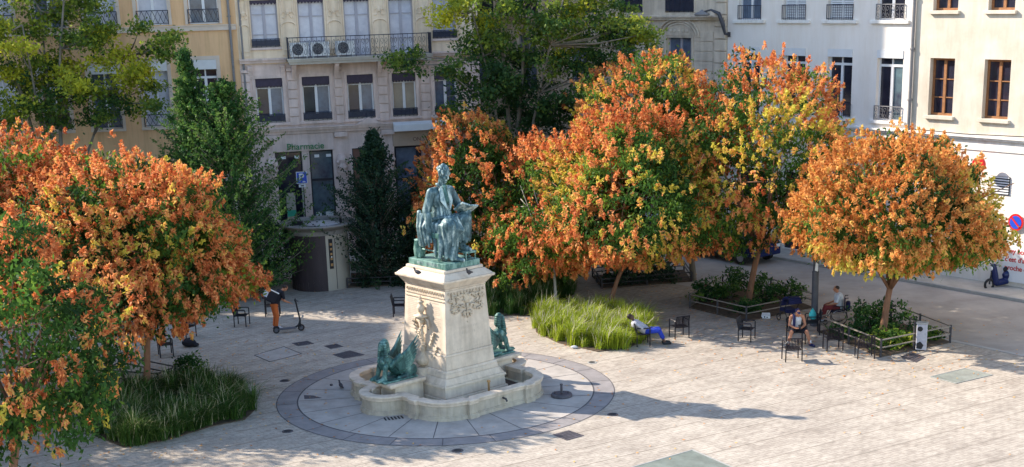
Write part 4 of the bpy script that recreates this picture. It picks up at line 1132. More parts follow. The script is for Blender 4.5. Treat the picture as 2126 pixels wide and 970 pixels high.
def sphinx(s_, label):
    e_ = empty('bronze_sphinx', MO + Vector((math.cos(MROT), math.sin(MROT), 0)) * (s_ * 1.95) + Vector((0, 0, .85)), MROT + (-PI / 2 if s_ > 0 else PI / 2), label, 'sculpture', 'bronze sphinxes beside the pedestal')
    b_ = Blob()                                             # local +y looks away from the pedestal
    b_.box((0, -.02, .03), (.36, .62, .03))
    b_.ell((0, -.28, .30), (.24, .42, .22)); b_.cap((0, -.1, .34), (0, .28, .62), .22, .19)     # back and chest
    b_.ell((0, .34, .52), (.17, .15, .20)); b_.cap((0, .30, .74), (0, .34, .92), .10, .085)      # neck
    b_.ell((0, .37, 1.04), (.105, .125, .145)); b_.ell((0, .48, 1.02), (.03, .03, .04)); b_.ell((0, .46, .96), (.05, .05, .03))
    for sx in (-1, 1):
        b_.ell((sx * .07, .455, 1.065), (.02, .015, .012))
        b_.ell((sx * .20, -.48, .22), (.13, .24, .20)); b_.cap((sx * .24, -.30, .08), (sx * .24, -.02, .07), .08, .065)   # haunch, hind foot
        b_.cap((sx * .15, .38, .46), (sx * .17, .46, .14), .085, .07); b_.cap((sx * .17, .46, .10), (sx * .17, .66, .08), .075, .065)
        for k_ in range(3): b_.cap((sx * .17 + (k_ - 1) * .04, .68, .08), (sx * .17 + (k_ - 1) * .04, .73, .06), .025, .02)
        b_.ell((sx * .09, .44, .60), (.075, .06, .07))
    b_.cap((.2, -.68, .14), (.36, -.3, .07), .04, .035); b_.cap((.36, -.3, .07), (.38, 0, .1), .035, .05)
    b_.build('body', MT['bronze_green'], e_, voxel=.022, smooth=1, fold=lambda p: .010 * noise.noise(p * 7))
    h = Blob(); h.ell((0, .33, 1.10), (.15, .14, .13)); h.cap((0, .27, 1.15), (0, .22, .95), .13, .12)
    for sx in (-1, 1): h.cap((sx * .12, .34, 1.10), (sx * .15, .36, .80), .055, .07); h.cap((sx * .15, .36, .80), (sx * .13, .42, .68), .065, .04)
    h.build('headdress', MT['bronze_green'], e_, voxel=.02, fold=lambda p: .006 * math.sin(p.z * 90))
    for sx in (-1, 1):
        w = Blob(); root_ = Vector((sx * .2, .05, .55))
        for k_ in range(7):
            t_ = k_ / 6; ang = 43 - 28 * t_; ln = 1.02 - .5 * t_
            d = Vector((sx * (.20 + .10 * t_), -math.cos(R(ang)), math.sin(R(ang)))).normalized()
            a = root_ + Vector((0, -.02 * k_, -.035 * k_)); m_ = a + d * ln * .55 + Vector((0, 0, -.05))
            w.path([a, m_, a + d * ln + Vector((0, .02, .06))], [.085, .062, .014])
        w.cap(root_ + Vector((-sx * .05, .12, -.08)), root_ + Vector((sx * .08, -.12, .18)), .10, .09)
        w.build('wing', MT['bronze_green'], e_, voxel=.018, smooth=0)
    return e_


sphinx(1, 'green bronze winged sphinx nearest the camera, left of the pedestal, with both wings raised')
sphinx(-1, 'green bronze winged sphinx half hidden behind the right side of the pedestal')

# seated bronze figure
SZ = 4.02
stat = empty('bronze_statue', MO + Vector((.11, 0, SZ)), MROT, 'weathered blue green bronze statue of a seated man in a coat with book', 'statue')
stat.scale = (.94, 1, 1.1)
mb = MB(); mb.box(-.70, .70, -.88, .88, 0.003, .165)
pl_ = mb.build('statue_plinth', MT['bronze_green'], stat, bevel=.012)
mb = MB(); g_ = random.Random(4)
for y0 in (-.45, .0, .28):
    for k_ in range(5): mb.box(.702, .708, y0 + k_ * .055, y0 + k_ * .055 + .022, .06, .13)
mb.build('worn_letters', MT['bronze'], pl_)


def fold_cloth(p):
    a = math.atan2(p.y - .1, p.x + .02)
    f = .016 * math.sin(a * 15 + 5 * noise.noise(p * 1.5) + p.z * 2.0) + .010 * noise.noise(p * 6)
    return f * (1 if p.z < 1.45 else .55)


b = Blob()
# figure: +y is where he faces, +x his right hand side.  Scale about twice life size
pel = Vector((0, .02, 1.13)); che = Vector((.0, -.02, 1.78)); nek = Vector((0, .04, 2.16))
b.ell(pel, (.36, .32, .26)); b.cap(pel, (0, -.04, 1.5), .31, .29); b.ell((0, -.02, 1.76), (.37, .25, .30)); b.cap((-.26, -.04, 1.96), (.26, -.04, 1.96), .155)
b.cap((0, 0, 2.0), (0, .06, 2.24), .13, .115)
# right arm, hanging to the chair
b.path([(.38, -.04, 1.95), (.53, -.10, 1.5), (.56, .0, 1.08), (.57, .04, .95)], [.155, .13, .10, .085])
# left arm bent forward to the book
b.path([(-.38, -.02, 1.95), (-.58, .08, 1.56), (-.42, .46, 1.40), (-.36, .54, 1.38)], [.15, .13, .10, .08])
# right leg
b.path([(.17, .06, 1.08), (.26, .64, 1.14), (.20, .62, .70), (.10, .68, .28)], [.23, .19, .15, .09])
b.path([(.10, .64, .25), (.09, .84, .22), (.07, .98, .215)], [.085, .08, .06])
# left leg crossed higher
b.path([(-.18, .06, 1.08), (-.42, .62, 1.26), (-.40, .62, .86), (-.32, .52, .52)], [.23, .19, .15, .1])
b.path([(-.32, .5, .50), (-.33, .70, .46), (-.34, .84, .43)], [.09, .08, .06])
# hands
for c_, d_ in (((.57, .05, .86), (0, .02, -1)), ((-.40, .62, 1.40), (-.3, .7, .2))):
    c_, d_ = Vector(c_), Vector(d_).normalized(); sd = d_.cross(Vector((1, 0, 0))).normalized()
    b.cap(c_, c_ + d_ * .10, .065, .06, .7)
    for k_ in range(4): b.cap(c_ + d_ * .10 + sd * (.036 * (k_ - 1.5)), c_ + d_ * (.21 - .015 * abs(k_ - 1.5)) + sd * (.04 * (k_ - 1.5)) + Vector((0, .02, 0)), .024, .017)
    b.cap(c_ + sd * .05, c_ + d_ * .1 + sd * .11, .026, .018)
# long coat skirts and cloth over the legs
for k_ in range(9):
    t_ = k_ / 8; b.cap((.30 - .62 * t_ * .55, .60 + .03 * math.sin(k_), 1.12 + .04 * t_), (.34 - .34 * t_, .52 + .22 * math.sin(t_ * 3), .26 + .05 * (k_ % 2)), .10, .065)
for k_ in range(6):
    t_ = k_ / 5; b.cap((-.22 - .34 * t_, .60, 1.22), (-.18 - .40 * t_, .60 + .10 * math.sin(t_ * 3), .66 + .05 * (k_ % 2)), .095, .05)
for k_ in range(7):
    t_ = k_ / 6; b.cap((.38, .10 + .40 * t_, 1.10), (.42 + .07 * math.sin(k_ * 2), .12 + .46 * t_, .30 + .06 * (k_ % 2)), .10, .06)
b.cap((.36, -.2, 1.1), (.52, -.34, .62), .18, .12); b.cap((-.36, -.1, 1.1), (-.48, -.25, .6), .17, .11)
b.build('figure', MT['bronze'], stat, voxel=.022, smooth=1, fold=fold_cloth)
# head: face, ears
b = Blob(); hc = Vector((-.01, .13, 2.45)); rx = rotm('Z', 10) @ rotm('X', -24)
def H(x, y, z): return hc + rx @ Vector((x, y, z))
b.cap((0, .05, 2.2), H(0, -.02, -.05), .11, .10)
b.ell(H(0, 0, .03), (.150, .185, .19), rx); b.ell(H(0, .06, -.11), (.110, .115, .10), rx); b.ell(H(0, .15, -.16), (.055, .045, .045), rx)
b.cap(H(0, .165, .05), H(0, .205, -.03), .022, .034); b.ell(H(0, .165, -.095), (.05, .03, .014), rx); b.ell(H(0, .16, -.12), (.042, .03, .014), rx)
for sx in (-1, 1):
    b.ell(H(sx * .062, .16, .055), (.045, .028, .016), rx); b.ell(H(sx * .085, .12, -.04), (.045, .05, .045), rx); b.ell(H(sx * .155, -.01, -.01), (.022, .045, .06), rx)
b.build('head', MT['bronze'], stat, voxel=.014, smooth=1)
b = Blob(); g_ = random.Random(5)
b.ell(H(0, -.05, .09), (.165, .175, .15), rx)
for k_ in range(46):
    a = g_.uniform(0, 2 * PI); e_ = g_.uniform(-.15, 1.3)
    p = H(math.cos(a) * math.cos(e_) * .165, -.045 + math.sin(a) * math.cos(e_) * .18, .08 + math.sin(e_) * .15)
    if (rx.transposed() @ (p - hc)).y > .10 and (rx.transposed() @ (p - hc)).z < .12: continue
    b.cap(p, p + Vector((g_.uniform(-.05, .05), g_.uniform(-.05, .05), -.05)), .04, .025)
b.build('hair', MT['bronze'], stat, voxel=.016, smooth=0)
# lapels, collar, waistcoat
mb = MB()
for sx in (-1, 1):
    mb.add([(sx * .09, .13, 2.16), (sx * .20, .12, 2.06), (sx * .24, .22, 1.76), (sx * .05, .32, 1.5), (sx * .09, .17, 2.13), (sx * .21, .17, 2.03), (sx * .25, .26, 1.75), (sx * .05, .37, 1.49)], [(0, 1, 2, 3), (4, 7, 6, 5), (0, 4, 5, 1), (1, 5, 6, 2), (2, 6, 7, 3), (3, 7, 4, 0)])
    mb.tube([(sx * .09, -.10, 2.17), (sx * .13, .0, 2.17), (sx * .10, .10, 2.12)], [.04, .045, .03], 6)
mb.build('coat_lapels', MT['bronze'], stat, bevel=.01)
b = Blob(); b.ell((0, .16, 2.12), (.09, .06, .06)); b.cap((0, .17, 2.06), (0, .24, 1.75), .07, .09)
for k_ in range(4): b.ell((0, .30 + .01 * k_, 1.86 - .1 * k_), (.015, .015, .015))
b.build('waistcoat', MT['bronze_green'], stat, voxel=.018)
# cloth draped over the knees
b = Blob()
for k_ in range(9):
    t_ = k_ / 8; b.path([(.42 - .05 * t_, -.05 + .12 * t_, 1.26), (.24 - .3 * t_, .42 + .2 * math.sin(t_ * 2), 1.34 - .04 * t_), (.28 - .42 * t_, .78, 1.08 - .1 * t_), (.26 - .36 * t_, .76, .62 + .3 * t_)], [.05, .055, .05, .025])
b.build('draped_cloth', MT['bronze'], stat, voxel=.02, smooth=1, fold=lambda p: .008 * math.sin(p.x * 30 + p.y * 8))
b = Blob()
for k_ in range(7):
    t_ = k_ / 6; b.path([(.50 + .05 * math.sin(k_), -.50 + .10 * t_ * 4, 1.42 - .03 * k_), (.60 + .03 * (k_ % 2), -.44 + .4 * t_, 1.05), (.58 + .05 * (k_ % 2), -.40 + .4 * t_, .55 + .05 * (k_ % 3))], [.07, .08, .04])
b.build('coat_over_chair', MT['bronze'], stat, voxel=.02, smooth=1, fold=lambda p: .010 * math.sin(p.y * 40))
# stool / armchair
mb = MB(); mb.box(-.52, .52, -.55, .40, .78, .92); mb.box(-.5, .5, -.6, -.48, .9, 1.35)
for x in (-.48, .48):
    for y in (-.5, .36): mb.tube([(x, y, .78), (x * 1.02, y, .5), (x * 1.1, y * 1.08, .18)], [.05, .04, .045], 8)
    mb.bar((x, -.5, .42), (x, .36, .42), .025, 6)
mb.build('chair', MT['bronze_green'], stat, bevel=.012)
mb = MB(); mb.box(-.55, -.12, .42, .92, .36, .41)
for x in (-.52, -.15):
    for y in (.46, .88): mb.bar((x, y, .36), (x, y, .18), .022, 6)
mb.build('footstool', MT['bronze_green'], stat)
mb = MB(); mb.lathe([(.10, .18), (.17, .2), (.19, .4), (.15, .62), (.16, .66)], 16, .42, -.66); mb.build('battery_jar', MT['bronze_green'], stat, smooth=True)
mb = MB(); mb.lathe([(.07, .18), (.08, .2), (.03, .22), (.03, .48)], 12, -.58, .5); mb.build('instrument', MT['bronze_green'], stat)
mb = MB()
m_ = Matrix.Translation((-.42, .66, 1.50)) @ Matrix.Rotation(R(28), 4, 'X') @ Matrix.Rotation(R(-14), 4, 'Y')
for x0, x1, tl in ((-.30, 0, 8), (0, .30, -8)):
    vs = [(x, y, z + abs(x) * .12) for x in (x0, x1) for y in (-.24, .24) for z in (0, .05)]
    mb.add([m_ @ Vector(v) for v in vs], [(0, 1, 3, 2), (4, 6, 7, 5), (0, 4, 5, 1), (2, 3, 7, 6), (0, 2, 6, 4), (1, 5, 7, 3)])
mb.build('book', MT['bronze'], stat, bevel=.008)


def bird(px, py, z, a, label):
    e_ = empty('pigeon', at(px, py, z), a, label, 'bird')
    b_ = Blob(); b_.ell((0, 0, .10), (.06, .11, .06), rotm('X', 18)); b_.cap((0, .08, .14), (0, .11, .20), .035, .025); b_.ell((0, .12, .22), (.028, .032, .028)); b_.cap((0, .14, .215), (0, .165, .21), .01, .005)
    b_.cap((0, -.08, .09), (0, -.19, .06), .035, .02)
    for sx in (-1, 1): b_.cap((sx * .02, 0, .05), (sx * .02, .01, .008), .009, .008)
    b_.build('body', MT['pigeon'], e_, voxel=.009)


bird(868, 572, 3.78, 1.2, 'dark pigeon on the sunlit left slope of the pedestal cap')
bird(974, 572, 3.86, 2.6, 'dark pigeon on the shaded right slope of the pedestal cap')
bird(708, 806, .004, .5, 'small dark pigeon on the paving left of the basin')

# ------------------------------------------------------------------ plates in the paving
def plate(name, label, cat, corners, m_, z=.012, group=None, rim=None, detail=True):
    P = [at(*c) for c in corners]; c = sum(P, Vector()) / len(P)
    mb = MB(); mb.prism([((p - c).x, (p - c).y) for p in P], .001, z)
    e_ = mb.build(name, MT[m_], None, (c.x, c.y, 0)); tag(e_, label, cat, group)
    if rim:
        mb = MB(); o = [((p - c).x * 1.0, (p - c).y * 1.0) for p in P]; i_ = [(x * .955, y * .955) for x, y in o]
        mb.ring_wall(o, i_, z + .001, z + .007); mb.build('rim', MT[rim], e_)
    if detail:
        mb = MB(); A, B, C_, D = [(p - c) * .9 for p in P][:4]
        for k_ in range(1, 6):
            a = A.lerp(D, k_ / 6); b_ = B.lerp(C_, k_ / 6); mb.bar((a.x, a.y, z), (b_.x, b_.y, z), .006)
        mb.build('ribs', MT['rubber'], e_)
    return e_


G_ = 'cast iron covers in the paving'
plate('iron_cover', 'small dark rectangular iron cover, leftmost of the three behind the sphinx', 'cover', [(606, 713), (638, 708), (652, 714), (619, 719)], 'hatch', group=G_)
plate('iron_cover', 'small dark rectangular iron cover, middle of the three behind the sphinx', 'cover', [(673, 719), (698, 714), (713, 720), (687, 725)], 'hatch', group=G_)
plate('iron_cover', 'larger dark square iron cover behind the left sphinx', 'cover', [(691, 737), (726, 728), (757, 737), (714, 745)], 'hatch', group=G_)
plate('iron_cover', 'dark square iron cover in front of the stone ring', 'cover', [(1147, 903), (1181, 894), (1213, 905), (1177, 915)], 'hatch', group=G_)
plate('iron_cover', 'brownish square iron cover beside the right planter', 'cover', [(1868, 742), (1893, 731), (1922, 742), (1902, 753)], 'hatch', group=G_)
plate('open_hatch', 'dark triangular opening in the circle left of the basin', 'cover', [(632, 829), (631, 821), (650, 822), (668, 827)], 'hatch', detail=False)
plate('glass_plate', 'greenish metal plate set in the sunlit paving at the right', 'floor plate', [(1930, 783), (2005, 765), (2062, 779), (1985, 797)], 'glass_plate', group='greenish floor plates', rim='plate_rim', detail=False)
plate('glass_plate', 'large greenish plate cut off by the bottom edge of the photo', 'floor plate', [(1285, 978), (1438, 934), (1530, 974), (1400, 1015)], 'glass_plate', group='greenish floor plates', rim='plate_rim', detail=False)
e_ = plate('paved_cover', 'large square paved cover outlined by a thin metal frame, left of the circle', 'cover', [(527, 738), (590, 720), (627, 735), (560, 752)], 'radial_stone', z=.006, rim='joint', detail=False)
for x, y, lb in [(591, 791, 'round dark floor light upper left of the ring'), (597, 896, 'round dark floor light lower left of the ring'), (950, 936, 'round dark floor light at the bottom centre'), (1272, 861, 'round dark floor light in the statue shadow'), (1229, 753, 'round pale floor light upper right of the ring')]:
    p = at(x, y); e_ = empty('floor_light', p, 0, lb, 'floor light', 'round floor lights around the fountain')
    mb = MB(); mb.lathe([(.16, .001), (.16, .012), (.13, .016)], 24); mb.build('bezel', MT['plate_rim' if x == 1229 else 'hatch'], e_)
    mb = MB(); mb.lathe([(.11, .016), (.10, .020)], 20); mb.build('lens', MT['rubber'], e_)
p = at(817, 869); mb = MB()
for k_ in range(6): mb.box(-.27 + k_ * .1, -.22 + k_ * .1, -.14, .14, .009, .014)
tag(mb.build('drain_grate', MT['rubber'], None, p, .3), 'slotted drain grate in front of the left basin lobe', 'drain')
p = at(1166, 823); e_ = empty('post_base', p, 0, 'round dark iron base with a short post, right of the basin', 'post base')
mb = MB(); mb.lathe([(.32, 0), (.33, .03), (.31, .09), (.24, .10), (.22, .07)], 30); mb.build('base', MT['hatch'], e_, smooth=False)
mb = MB(); mb.lathe([(.035, .08), (.035, .36), (.05, .365), (.05, .39)], 10)
for s_ in (-1, 1): mb.tube([(s_ * .2, 0, .09), (s_ * .2, 0, .16)], .02, 6)
mb.build('post', MT['hatch'], e_)
for x, y, lb in [(688, 801, 'tiny dark drain cap left of the basin')]:
    mb = MB(); mb.lathe([(.05, .009), (.05, .05), (.03, .06)], 10); tag(mb.build('small_drain', MT['hatch'], None, at(x, y)), lb, 'drain')


# ------------------------------------------------------------------ chairs
def chair(px, py, deg, label):
    """facing direction deg; footprint centre given on the ground"""
    p = at(px, py)
    global CH0
    if CH0 is None:
        e_ = empty('park_chair', p, 0, label, 'chair', 'black slatted metal chairs'); CH0 = e_
        for sx in (-1, 1):
            for nm, y0 in (('leg', .22), ('leg', -.22)):
                mb = MB(); mb.tube([(sx * .27, y0, 0), (sx * .265, y0, .62 if y0 > 0 else .60)], .021, 6); mb.build(nm, MT['chair'], e_)
            mb = MB(); mb.tube([(sx * .265, .22, .61), (sx * .265, .20, .64), (sx * .265, -.2, .64), (sx * .265, -.24, .62)], .021, 6); mb.build('armrest', MT['chair'], e_)
        mb = MB()
        for k_ in range(10): x = -.22 + .44 * k_ / 9; mb.box(x - .014, x + .014, -.2, .22, .40, .415)
        mb.bar((-.265, .2, .40), (.265, .2, .40), .014, 6); mb.bar((-.265, -.2, .385), (.265, -.2, .385), .014, 6)
        mb.build('seat', MT['chair'], e_)
        mb = MB()
        for k_ in range(10): x = -.22 + .44 * k_ / 9; mb.tube([(x, -.2, .405), (x, -.245, .46), (x, -.27, .62), (x, -.30, .80)], .014, 4)
        mb.tube([(-.25, -.235, .5), (-.25, -.30, .80), (.25, -.30, .80), (.25, -.235, .5)], .02, 6)
        mb.build('backrest', MT['chair'], e_)
    else:
        e_ = copy_tree(CH0); e_.location = p; e_['label'] = label
    e_.rotation_euler = (0, 0, R(deg - 90))
    return e_


CH0 = None
chair(1644, 748, 95, 'empty black slatted chair in front of the man in the tank top')
chair(503, 676, -5, 'black chair beside the orange tree crown, left of the delivery rider')
chair(567, 655, 95, 'black chair just behind the bending delivery rider')
chair(830, 655, 0, 'black chair seen side on, just left of the stone pedestal')
chair(388, 700, 150, 'black chair almost hidden under the left orange tree, beside a black bag')
chair(1334, 716, 2, 'black chair in which the man in blue trousers slouches')
chair(1410, 700, 110, 'black slatted chair right beside the slouching man, seen from behind')
chair(1550, 706, -25, 'black chair standing alone between the two seated people')
chair(1652, 712, -88, 'black chair in which the man in the tank top sits')
chair(1686, 692, 175, 'black chair against the lamp post with turquoise bag on it')
chair(1729, 726, 95, 'black chair before the right planter, left one of the pair')
chair(1795, 742, 88, 'black chair before the right planter corner, right one of the pair')
chair(345, 738, 20, 'black chair mostly hidden behind the low orange foliage at left')

b = Blob(); b.ell((0, 0, .15), (.26, .18, .15)); b.ell((.22, .0, .07), (.14, .12, .07)); b.cap((-.1, 0, .28), (.05, 0, .30), .03)
o = b.build('black_bag', MT['cloth_black'], None, at(393, 720), 0, voxel=.02); tag(o, 'black bag lying on the ground under the left orange tree', 'bag')
p = at(1686, 690)
b = Blob(); b.ell((0, 0, .62), (.13, .08, .17)); b.cap((0, 0, .75), (.03, 0, .55), .07, .1); b.path([(-.08, 0, .74), (0, 0, .86), (.08, 0, .74)], [.012, .012, .012])
o = b.build('turquoise_bag', MT['turquoise'], None, p, 0, voxel=.014, fold=lambda q: .008 * noise.noise(q * 14)); tag(o, 'turquoise bag on the chair beside the lamp post', 'bag')
mb = MB(); mb.box(-.16, .16, -.10, .10, .0, .10); mb.add([(-.17, -.11, .10), (.17, -.11, .10), (.14, .11, .17), (-.14, .11, .17)], [(0, 1, 2, 3)])
p = at(1590, 660); e_ = mb.build('takeaway_box', MT['white_paint'], None, p, -.2); tag(e_, 'small white box with dark marks by the left planter corner', 'box')
mb = MB(); mb.box(-.07, -.02, -.112, -.101, .03, .08); mb.box(.02, .08, -.112, -.101, .03, .06); mb.build('marks', MT['rubber'], e_)
b = Blob(); b.ell((0, 0, .06), (.12, .07, .05)); b.ell((.08, .03, .04), (.06, .05, .04)); o = b.build('crumpled_paper', MT['cloth_white'], None, at(1192, 724), 0, voxel=.012); tag(o, 'crumpled pale litter at the foot of the bright grass bed', 'litter')


# ------------------------------------------------------------------ planters with rails, low wall
def planter(label, pts, h=.55, rails=(.28, .52), m_='rail', soil=True, skip=()):
    P = [at(*p) for p in pts]; c = sum(P, Vector()) / len(P)
    e_ = empty('planter_fence', (c.x, c.y, 0), 0, label, 'fence', 'low metal rails around the planters')
    n = len(P)
    for i in range(n):
        a, b_ = P[i] - c, P[(i + 1) % n] - c
        if i in skip: continue
        L_ = (b_ - a).length; k = max(1, round(L_ / 1.6))
        mb = MB()
        for z in rails:
            t_ = (b_ - a).normalized(); nrm = Vector((-t_.y, t_.x, 0)) * .02
            q = [a + nrm, b_ + nrm, b_ - nrm, a - nrm]; mb.add([(v.x, v.y, z) for v in q] + [(v.x, v.y, z + .035) for v in q], [(0, 1, 2, 3), (7, 6, 5, 4), (0, 4, 5, 1), (1, 5, 6, 2), (2, 6, 7, 3), (3, 7, 4, 0)])
        mb.build('rails', MT[m_], e_)
        for j in range(k):
            q = a.lerp(b_, j / k); mb = MB(); mb.box(q.x - .03, q.x + .03, q.y - .03, q.y + .03, 0, h + .02); mb.build('post', MT['rail_dark'], e_)
    if soil:
        mb = MB(); mb.prism([(p.x - c.x, p.y - c.y) for p in P], .001, .05); tag(mb.build('planter_soil', MT['soil'], None, (c.x, c.y, 0)), kind='structure')
    return P, c


planter('low weathered metal rails around the planter left of the lamp post', [(1432, 640), (1549, 668), (1688, 640), (1600, 606), (1500, 600)])
planter('low metal rails around the right planter beside the wheelchair user', [(1700, 690), (1828, 742), (1972, 712), (1850, 664)], h=.6, rails=(.3, .56))
planter('dark metal rails around the planting behind the toilet cabin', [(722, 598), (900, 590), (905, 560), (712, 570)], m_='rail_dark', h=.4, rails=(.2, .38))
planter('low dark rails at the back of the lower left grass bed', [(330, 810), (367, 795), (250, 770), (190, 800)], m_='rail_dark', soil=False)
planter('dark rails around the hedge bed behind the middle trees', [(1250, 600), (1436, 585), (1420, 562), (1230, 575)], m_='rail_dark', h=.4, rails=(.2, .38))
# low rough stone wall by the house
a_, b2 = at(1000, 533), at(1240, 524); d_ = (b2 - a_); mb = MB(); L_ = d_.length; x = 0; g_ = random.Random(2)
while x < L_:
    w = g_.uniform(.35, .7)
    for r_ in range(2): mb.box(x, x + w - .02, -.2 + g_.uniform(-.02, .02), .2, .26 * r_ + .002, .26 * r_ + .25)
    x += w
mb.box(-.05, L_ + .05, -.26, .26, .54, .62)
tag(mb.build('low_stone_wall', MT['rough_stone'], None, a_, math.atan2(d_.y, d_.x), bevel=.02), 'low rough stone wall in the shade behind the monument', 'wall')
a_, b2 = at(715, 562), at(880, 552); d_ = b2 - a_; mb = MB(); mb.box(0, d_.length, -.2, .2, 0, .4); mb.box(-.04, d_.length + .04, -.25, .25, .402, .47)
tag(mb.build('stone_bench_wall', MT['slab'], None, a_, math.atan2(d_.y, d_.x), bevel=.02), 'pale low stone wall behind the dark columnar tree', 'wall')

# litter bin
p = at(1912, 728); e_ = empty('litter_bin', p, R(-20), 'pale grey litter bin with dark stickers fixed to the planter rail', 'litter bin')
mb = MB(); mb.box(-.17, .17, -.13, .13, .04, .92); mb.build('body', MT['cloth_grey'], e_, bevel=.03)
mb = MB(); mb.box(-.19, .19, -.15, .15, .922, .97); mb.build('lid', MT['plate_rim'], e_, bevel=.02)
mb = MB(); mb.lathe([(.085, 0), (.085, .006)], 16); o = mb.build('sticker', MT['rubber'], e_, (-.05, -.133, .76)); o.rotation_euler = (PI / 2, 0, 0)
mb = MB(); mb.add([(-.15, -.134, .1), (.02, -.134, .08), (.08, -.134, .22), (-.03, -.134, .34), (-.14, -.134, .28)], [(0, 1, 2, 3, 4)]); mb.build('sticker', MT['rubber'], e_)
mb = MB(); mb.bar((-.24, 0, 0), (-.24, 0, 1.0), .035, 8); mb.build('post', MT['rail_dark'], e_)

# lamp post, sign
p = at(1690, 676); e_ = empty('lamp_post', p, 0, 'dark grey steel lamp post with a torn sticker, between the two planters', 'lamp post')
mb = MB(); mb.lathe([(.15, 0), (.15, .05), (.12, .08), (.12, 1.9), (.125, 1.95), (.095, 2.0), (.08, 5.0), (.07, 5.05)], 14); mb.build('post', MT['grey_pole'], e_, smooth=False)
mb = MB(); mb.add([(-.06, -.127, 2.02), (.05, -.127, 1.98), (.06, -.127, 2.25), (-.03, -.127, 2.32)], [(0, 1, 2, 3)]); mb.build('sticker', MT['white_paint'], e_)
mb = MB(); mb.tube([(0, 0, 5.0), (0, 0, 5.3), (.3, -.1, 5.45)], .05, 8); mb.lathe([(.03, 5.5), (.22, 5.42), (.24, 5.36), (.2, 5.34)], 16, .45, -.15); mb.build('lamp_head', MT['grey_pole'], e_)
p = at(640, 560); 
zt_ = 12 - (368 + 31 - 12) * 0 
pp = at(640, 560); e_ = empty('parking_sign', pp, R(8), 'blue square P parking sign on a thin pole behind the toilet cabin', 'sign')


def z_at(p, py):
    """height over ground point p seen at photo row py"""
    lo_, hi_ = -2.0, 16.0
    for _ in range(40):
        m_ = (lo_ + hi_) / 2; v = Vector((p.x, p.y, m_)) - EYE; y = CY - FOC * v.dot(Uv) / v.dot(Fv)
        if y > py: lo_ = m_
        else: hi_ = m_
    return lo_


zs_ = z_at(pp, 369)
mb = MB(); mb.tube([(0, .03, 0), (0, .03, zs_ + .2)], .035, 8); mb.build('pole', MT['plate_rim'], e_)
mb = MB(); mb.box(-.24, .24, -.02, .0, zs_ - .26, zs_ + .26); s_ = mb.build('sign_board', MT['white_paint'], e_, bevel=.01)
mb = MB(); mb.box(-.215, .215, -.026, -.021, zs_ - .235, zs_ + .235); mb.build('blue_field', MT['blue_sign'], s_)
text_mesh('letter', 'P', .46, MT['white_paint'], s_, (-.02, -.03, zs_ - .14), (PI / 2, 0, 0), .002, bold=.012)
mb = MB(); mb.box(.02, .16, -.032, -.027, zs_ - .2, zs_ - .17); mb.box(.05, .13, -.032, -.027, zs_ - .168, zs_ - .15); mb.build('symbol', MT['white_paint'], s_)
mb = MB(); mb.box(-.15, .15, -.02, .0, zs_ - .42, zs_ - .29); s2 = mb.build('sub_plate', MT['white_paint'], e_)
mb = MB(); mb.box(-.07, .07, -.024, -.021, zs_ - .38, zs_ - .33); mb.build('symbol', MT['rubber'], s2)

# toilet cabin
cl, cr_ = at(606, 600), at(720, 606)
pc_ = Vector(((cl.x + cr_.x) / 2, (cl.y + cr_.y) / 2 + .85, 0)); wx = (cr_.x - cl.x) / 2
e_ = empty('toilet_cabin', pc_, R(4), 'oval toilet cabin with dark brown wall, beige door side and wide roof rim', 'toilet cabin')
ht = z_at(pc_ - Vector((0, .9, 0)), 478)
n = 64; el = lambda a, r_=1.0: (wx * r_ * math.cos(a), 1.15 * r_ * math.sin(a))
mb = MB()
a0, a1 = R(-78), R(12)          # beige sector towards the right front
for k_ in range(n):
    a, b_ = 2 * PI * k_ / n, 2 * PI * (k_ + 1) / n; am = (a + PI) % (2 * PI) - PI
    if a0 <= am <= a1: continue
    r1 = 1.0 + (.006 if k_ % 2 else 0)
    p0, p1 = el(a, r1), el(b_, r1); mb.add([(p0[0], p0[1], 0), (p1[0], p1[1], 0), (p1[0], p1[1], ht), (p0[0], p0[1], ht)], [(0, 1, 2, 3)])
mb.build('ribbed_wall', MT['cabin_dark'], e_)
mb = MB()
for k_ in range(n):
    a, b_ = 2 * PI * k_ / n, 2 * PI * (k_ + 1) / n; am = (a + PI) % (2 * PI) - PI
    if not (a0 <= am <= a1): continue
    p0, p1 = el(a, 1.012), el(b_, 1.012); mb.add([(p0[0], p0[1], 0), (p1[0], p1[1], 0), (p1[0], p1[1], ht - .02), (p0[0], p0[1], ht - .02)], [(0, 1, 2, 3)])
fr = mb.build('front_panel', MT['cabin_beige'], e_)
mb = MB()
for am in (a0 + .42, a1 - .16):
    p0 = el(am, 1.018); mb.box(p0[0] - .012, p0[0] + .012, p0[1] - .012, p0[1] + .01, .05, ht - .38)
ps = [el(a0 + .42 + (a1 - .16 - a0 - .42) * j / 10, 1.018) for j in range(11)]; mb.tube([(x, y, ht - .38) for x, y in ps], .012, 4)
mb.build('door_joint', MT['joint'], fr)
mb = MB(); ps = [el(a1 - .04 + j * .05, 1.02) for j in range(3)]; mb.tube([(ps[0][0], ps[0][1], 0), (ps[0][0], ps[0][1], ht - .05)], .045, 6); mb.build('white_strip', MT['white_paint'], fr)
pa = a0 + .25; p0 = el(pa, 1.02); tx = math.atan2(1.15 * math.cos(pa), -wx * math.sin(pa))
mb = MB(); mb.box(-.08, .08, -.035, .02, -.62, .62); c_ = mb.build('control_panel', MT['rubber'], fr, (p0[0], p0[1], 1.55), tx, bevel=.012)
mb = MB()
for z, s_ in ((.4, .05), (.2, .045), (0, .045), (-.2, .05), (-.45, .055)): mb.box(-s_, s_, -.045, -.036, z - s_, z + s_)
mb.build('buttons', MT['brass'], c_)
